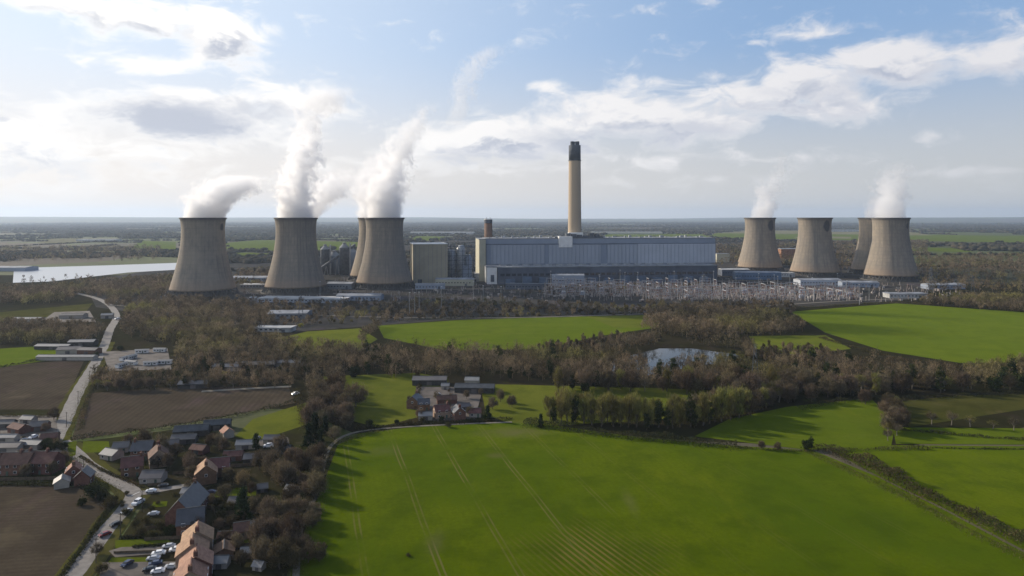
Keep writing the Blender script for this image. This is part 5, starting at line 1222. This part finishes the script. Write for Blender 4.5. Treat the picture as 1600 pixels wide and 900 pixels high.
CARS = [(216,789,80,'white',1.25,'white van parked at the road junction'),(198,802,65,'silver',1,'silver car parked on the roadside below the junction'),(181,822,60,'black',1,'black car parked on the roadside, second below the junction'),(164,838,55,'red',1,'dark red car parked on the roadside nearest the bottom edge'),
 (264,857,15,'silver',1,'silver car parked closest to the terrace wall'),(276,862,20,'white',1.1,'white car parked beside the terrace'),(248,868,15,'white',1.05,'white car in the middle of the parking drive'),(240,876,10,'silver',1,'silver car in the second row of the parking drive'),(199,884,75,'navy',1,'dark blue car parked on the lawn at the left'),
 (243,884,25,'navy',1,'dark blue car at the front of the parking rows'),(234,893,20,'black',1,'black car nearest the bottom edge of the parking rows'),(247,896,15,'white',1,'white car nearest the bottom edge'),(268,889,5,'silver',1,'pale car beside the nearest terrace house'),
 (240,806,10,'silver',1,'silver car in the drive of the slate house'),(236,770,10,'white',1,'white car on the side road behind the slate house'),(20,683,5,'silver',1,'silver car in the left hand yard'),(52,686,80,'white',1.1,'white van in the left hand yard'),(36,690,20,'navy',1,'dark blue car in the left hand yard'),
 (420,700,10,'white',1.2,'white van at the right end of the white yard'),(402,687,70,'silver',1,'silver car on the white yard'),(462,618,40,'white',1.2,'white van parked at the end of the ploughed field'),(184,500,60,'white',1.5,'white lorry on the upper bend of the road'),(700,622,30,'silver',1,'silver car in the farm yard'),(684,618,60,'white',1,'white car in the farm yard'),
 (330,772,10,'navy',1,'dark blue car behind the lone orange roofed house'),(255,762,20,'black',1,'black car beside the grey bungalow')]
cc = dict(white=(.78,.78,.77), silver=(.42,.43,.45), black=(.02,.02,.022), red=(.18,.02,.02), navy=(.025,.04,.09))
for px, py, rot, c_, s_, lab in CARS:
    if c_ not in CP: o = CP[c_] = car_proto(cc[c_], c_)
    else: o = copy_tree(CP[c_])
    q = G(px, py); o.location = (q.x, q.y, .27); o.rotation_euler = (0, 0, R(rot)); o.scale = (s_, s_, s_*(1.25 if 'van' in lab or 'lorry' in lab else 1)); tag(o, lab, 'van' if 'van' in lab else 'lorry' if 'lorry' in lab else 'car', 'vehicles parked about the village')
# works car park
k = 0
for j, (px, py) in enumerate([(392+i*7.5, 466+(r_*3.2)) for r_ in range(2) for i in range(16)]):
    if rr.random() < .25: continue
    c_ = rr.choice(['white', 'silver', 'black', 'navy']); o = copy_tree(CP[c_]); q = G(px, py); o.location = (q.x, q.y, .3); o.rotation_euler = (0, 0, 1.57); tag(o, 'parked car in the works car park below the second cooling tower', 'car', 'cars in the works car park')
# telegraph poles along the road
tp = empty('telegraph_pole', (0,0,0)); MB().bar((0,0,0), (0,0,8.5), .28, .2, 6).build('pole', m_bark, tp); MB().box(0,0,7.9,1.8,.12,.14).build('cross_arm', m_bark, tp)
for i, (px, py) in enumerate(((150,880),(188,838),(222,800),(130,745),(92,700),(104,668),(122,632),(140,598))):
    o = tp if i == 0 else copy_tree(tp); o.location = G(px, py); tag(o, ['telegraph pole nearest the bottom edge beside the road','telegraph pole between the roadside cars','telegraph pole beside the van at the junction','telegraph pole by the small orange roofed cottage','telegraph pole at the bend beside the evergreens','telegraph pole at the lower end of the straight road','telegraph pole halfway up the straight road','telegraph pole at the upper end of the straight road'][i], 'telegraph pole', 'telegraph poles along the road')

# garden fences and walls
m_fence = pbr('weathered_fence', (.12,.09,.06), .9, .3, .8)
for (pts, h, lab) in [([(338,806),(418,802)],1.7,'highest wooden garden fence behind the orange roofed terrace'),([(350,822),(424,817)],1.7,'wooden garden fence just below the tall evergreen'),([(356,845),(425,841)],1.7,'wooden garden fence level with the pale conservatory'),
  ([(358,858),(428,853)],1.7,'wooden garden fence below the pale conservatory'),([(356,876),(430,871)],1.7,'wooden garden fence above the white garden store'),([(300,792),(330,796),(336,806)],1.6,'bent garden fence beside the far end of the terrace'),
  ([(226,846),(296,842)],1.4,'wooden fence across the gardens left of the terrace'),([(222,828),(268,824)],1.2,'short fence below the slate house'),([(178,866),(296,862)],1.0,'low fence between the two parking drives'),([(230,760),(262,758)],1.3,'fence beside the grey bungalow'),
  ([(0,752),(88,750)],1.6,'long fence behind the gardens of the red roofed houses'),([(380,712),(450,704)],1.6,'fence below the white yard'),([(270,742),(310,738)],1.4,'fence left of the lone orange roofed house'),([(340,732),(400,728)],1.5,'fence right of the lone orange roofed house')]:
    L = smooth_line([G(*p) for p in pts], 2.4); o = empty('fence', (L[0].x, L[0].y, 0)); tag(o, lab, 'fence', 'garden fences of the village'); B = MB(); b0 = L[0]
    for a, b in zip(L, L[1:]):
        d_ = b-a; c_ = (a+b)/2-b0; B.box(c_.x, c_.y, .15, d_.length-.1, .06, h-.15, math.atan2(d_.y, d_.x))
    B.build('panel_run', m_fence, o)
    for a in L: MB().box(a.x-b0.x, a.y-b0.y, -.2, .14, .14, h+.3).build('post', m_bark, o)
# say which building each garden tree stands by
bl = [o for o in col.objects if o.parent is None and o.get('category') in ('house', 'shed', 'garage', 'farm building')]
for o in [o for o in col.objects if o.parent is None and (' of the village' in o.get('group', '') or 'left hand houses' in o.get('group', '') or 'around the farm' in o.get('group', '')) and o.get('category') in ('bare tree', 'bush', 'evergreen tree')]:
    b = min(bl, key=lambda q: (q.location.xy-o.location.xy).length); dv = o.location.xy-b.location.xy
    if dv.length > 24: continue
    side = ('right of' if dv.x > 0 else 'left of') if abs(dv.x) > abs(dv.y) else ('behind' if dv.y > 0 else 'in front of')
    kind_ = {'bare tree': 'leafless tree', 'bush': 'twiggy bush', 'evergreen tree': 'evergreen'}[o['category']]
    lab = f"{kind_} {side} the {b['label']}"; w_ = lab.split()
    if len(w_) > 16: w_ = w_[:16]
    while w_[-1] in ('the', 'of', 'a', 'with', 'and', 'by', 'at', 'to', 'in', 'on', 'behind', 'beside', 'its', 'from', 'between', 'white', 'long', 'small', 'red', 'bright', 'roofed', 'facing', 'orange', 'dark', 'black', 'brown', 'green', 'left', 'right', 'middle', 'lone', 'slate', 'grey', 'tall', 'near', 'cut', 'through'): w_.pop()
    o['label'] = ' '.join(w_)
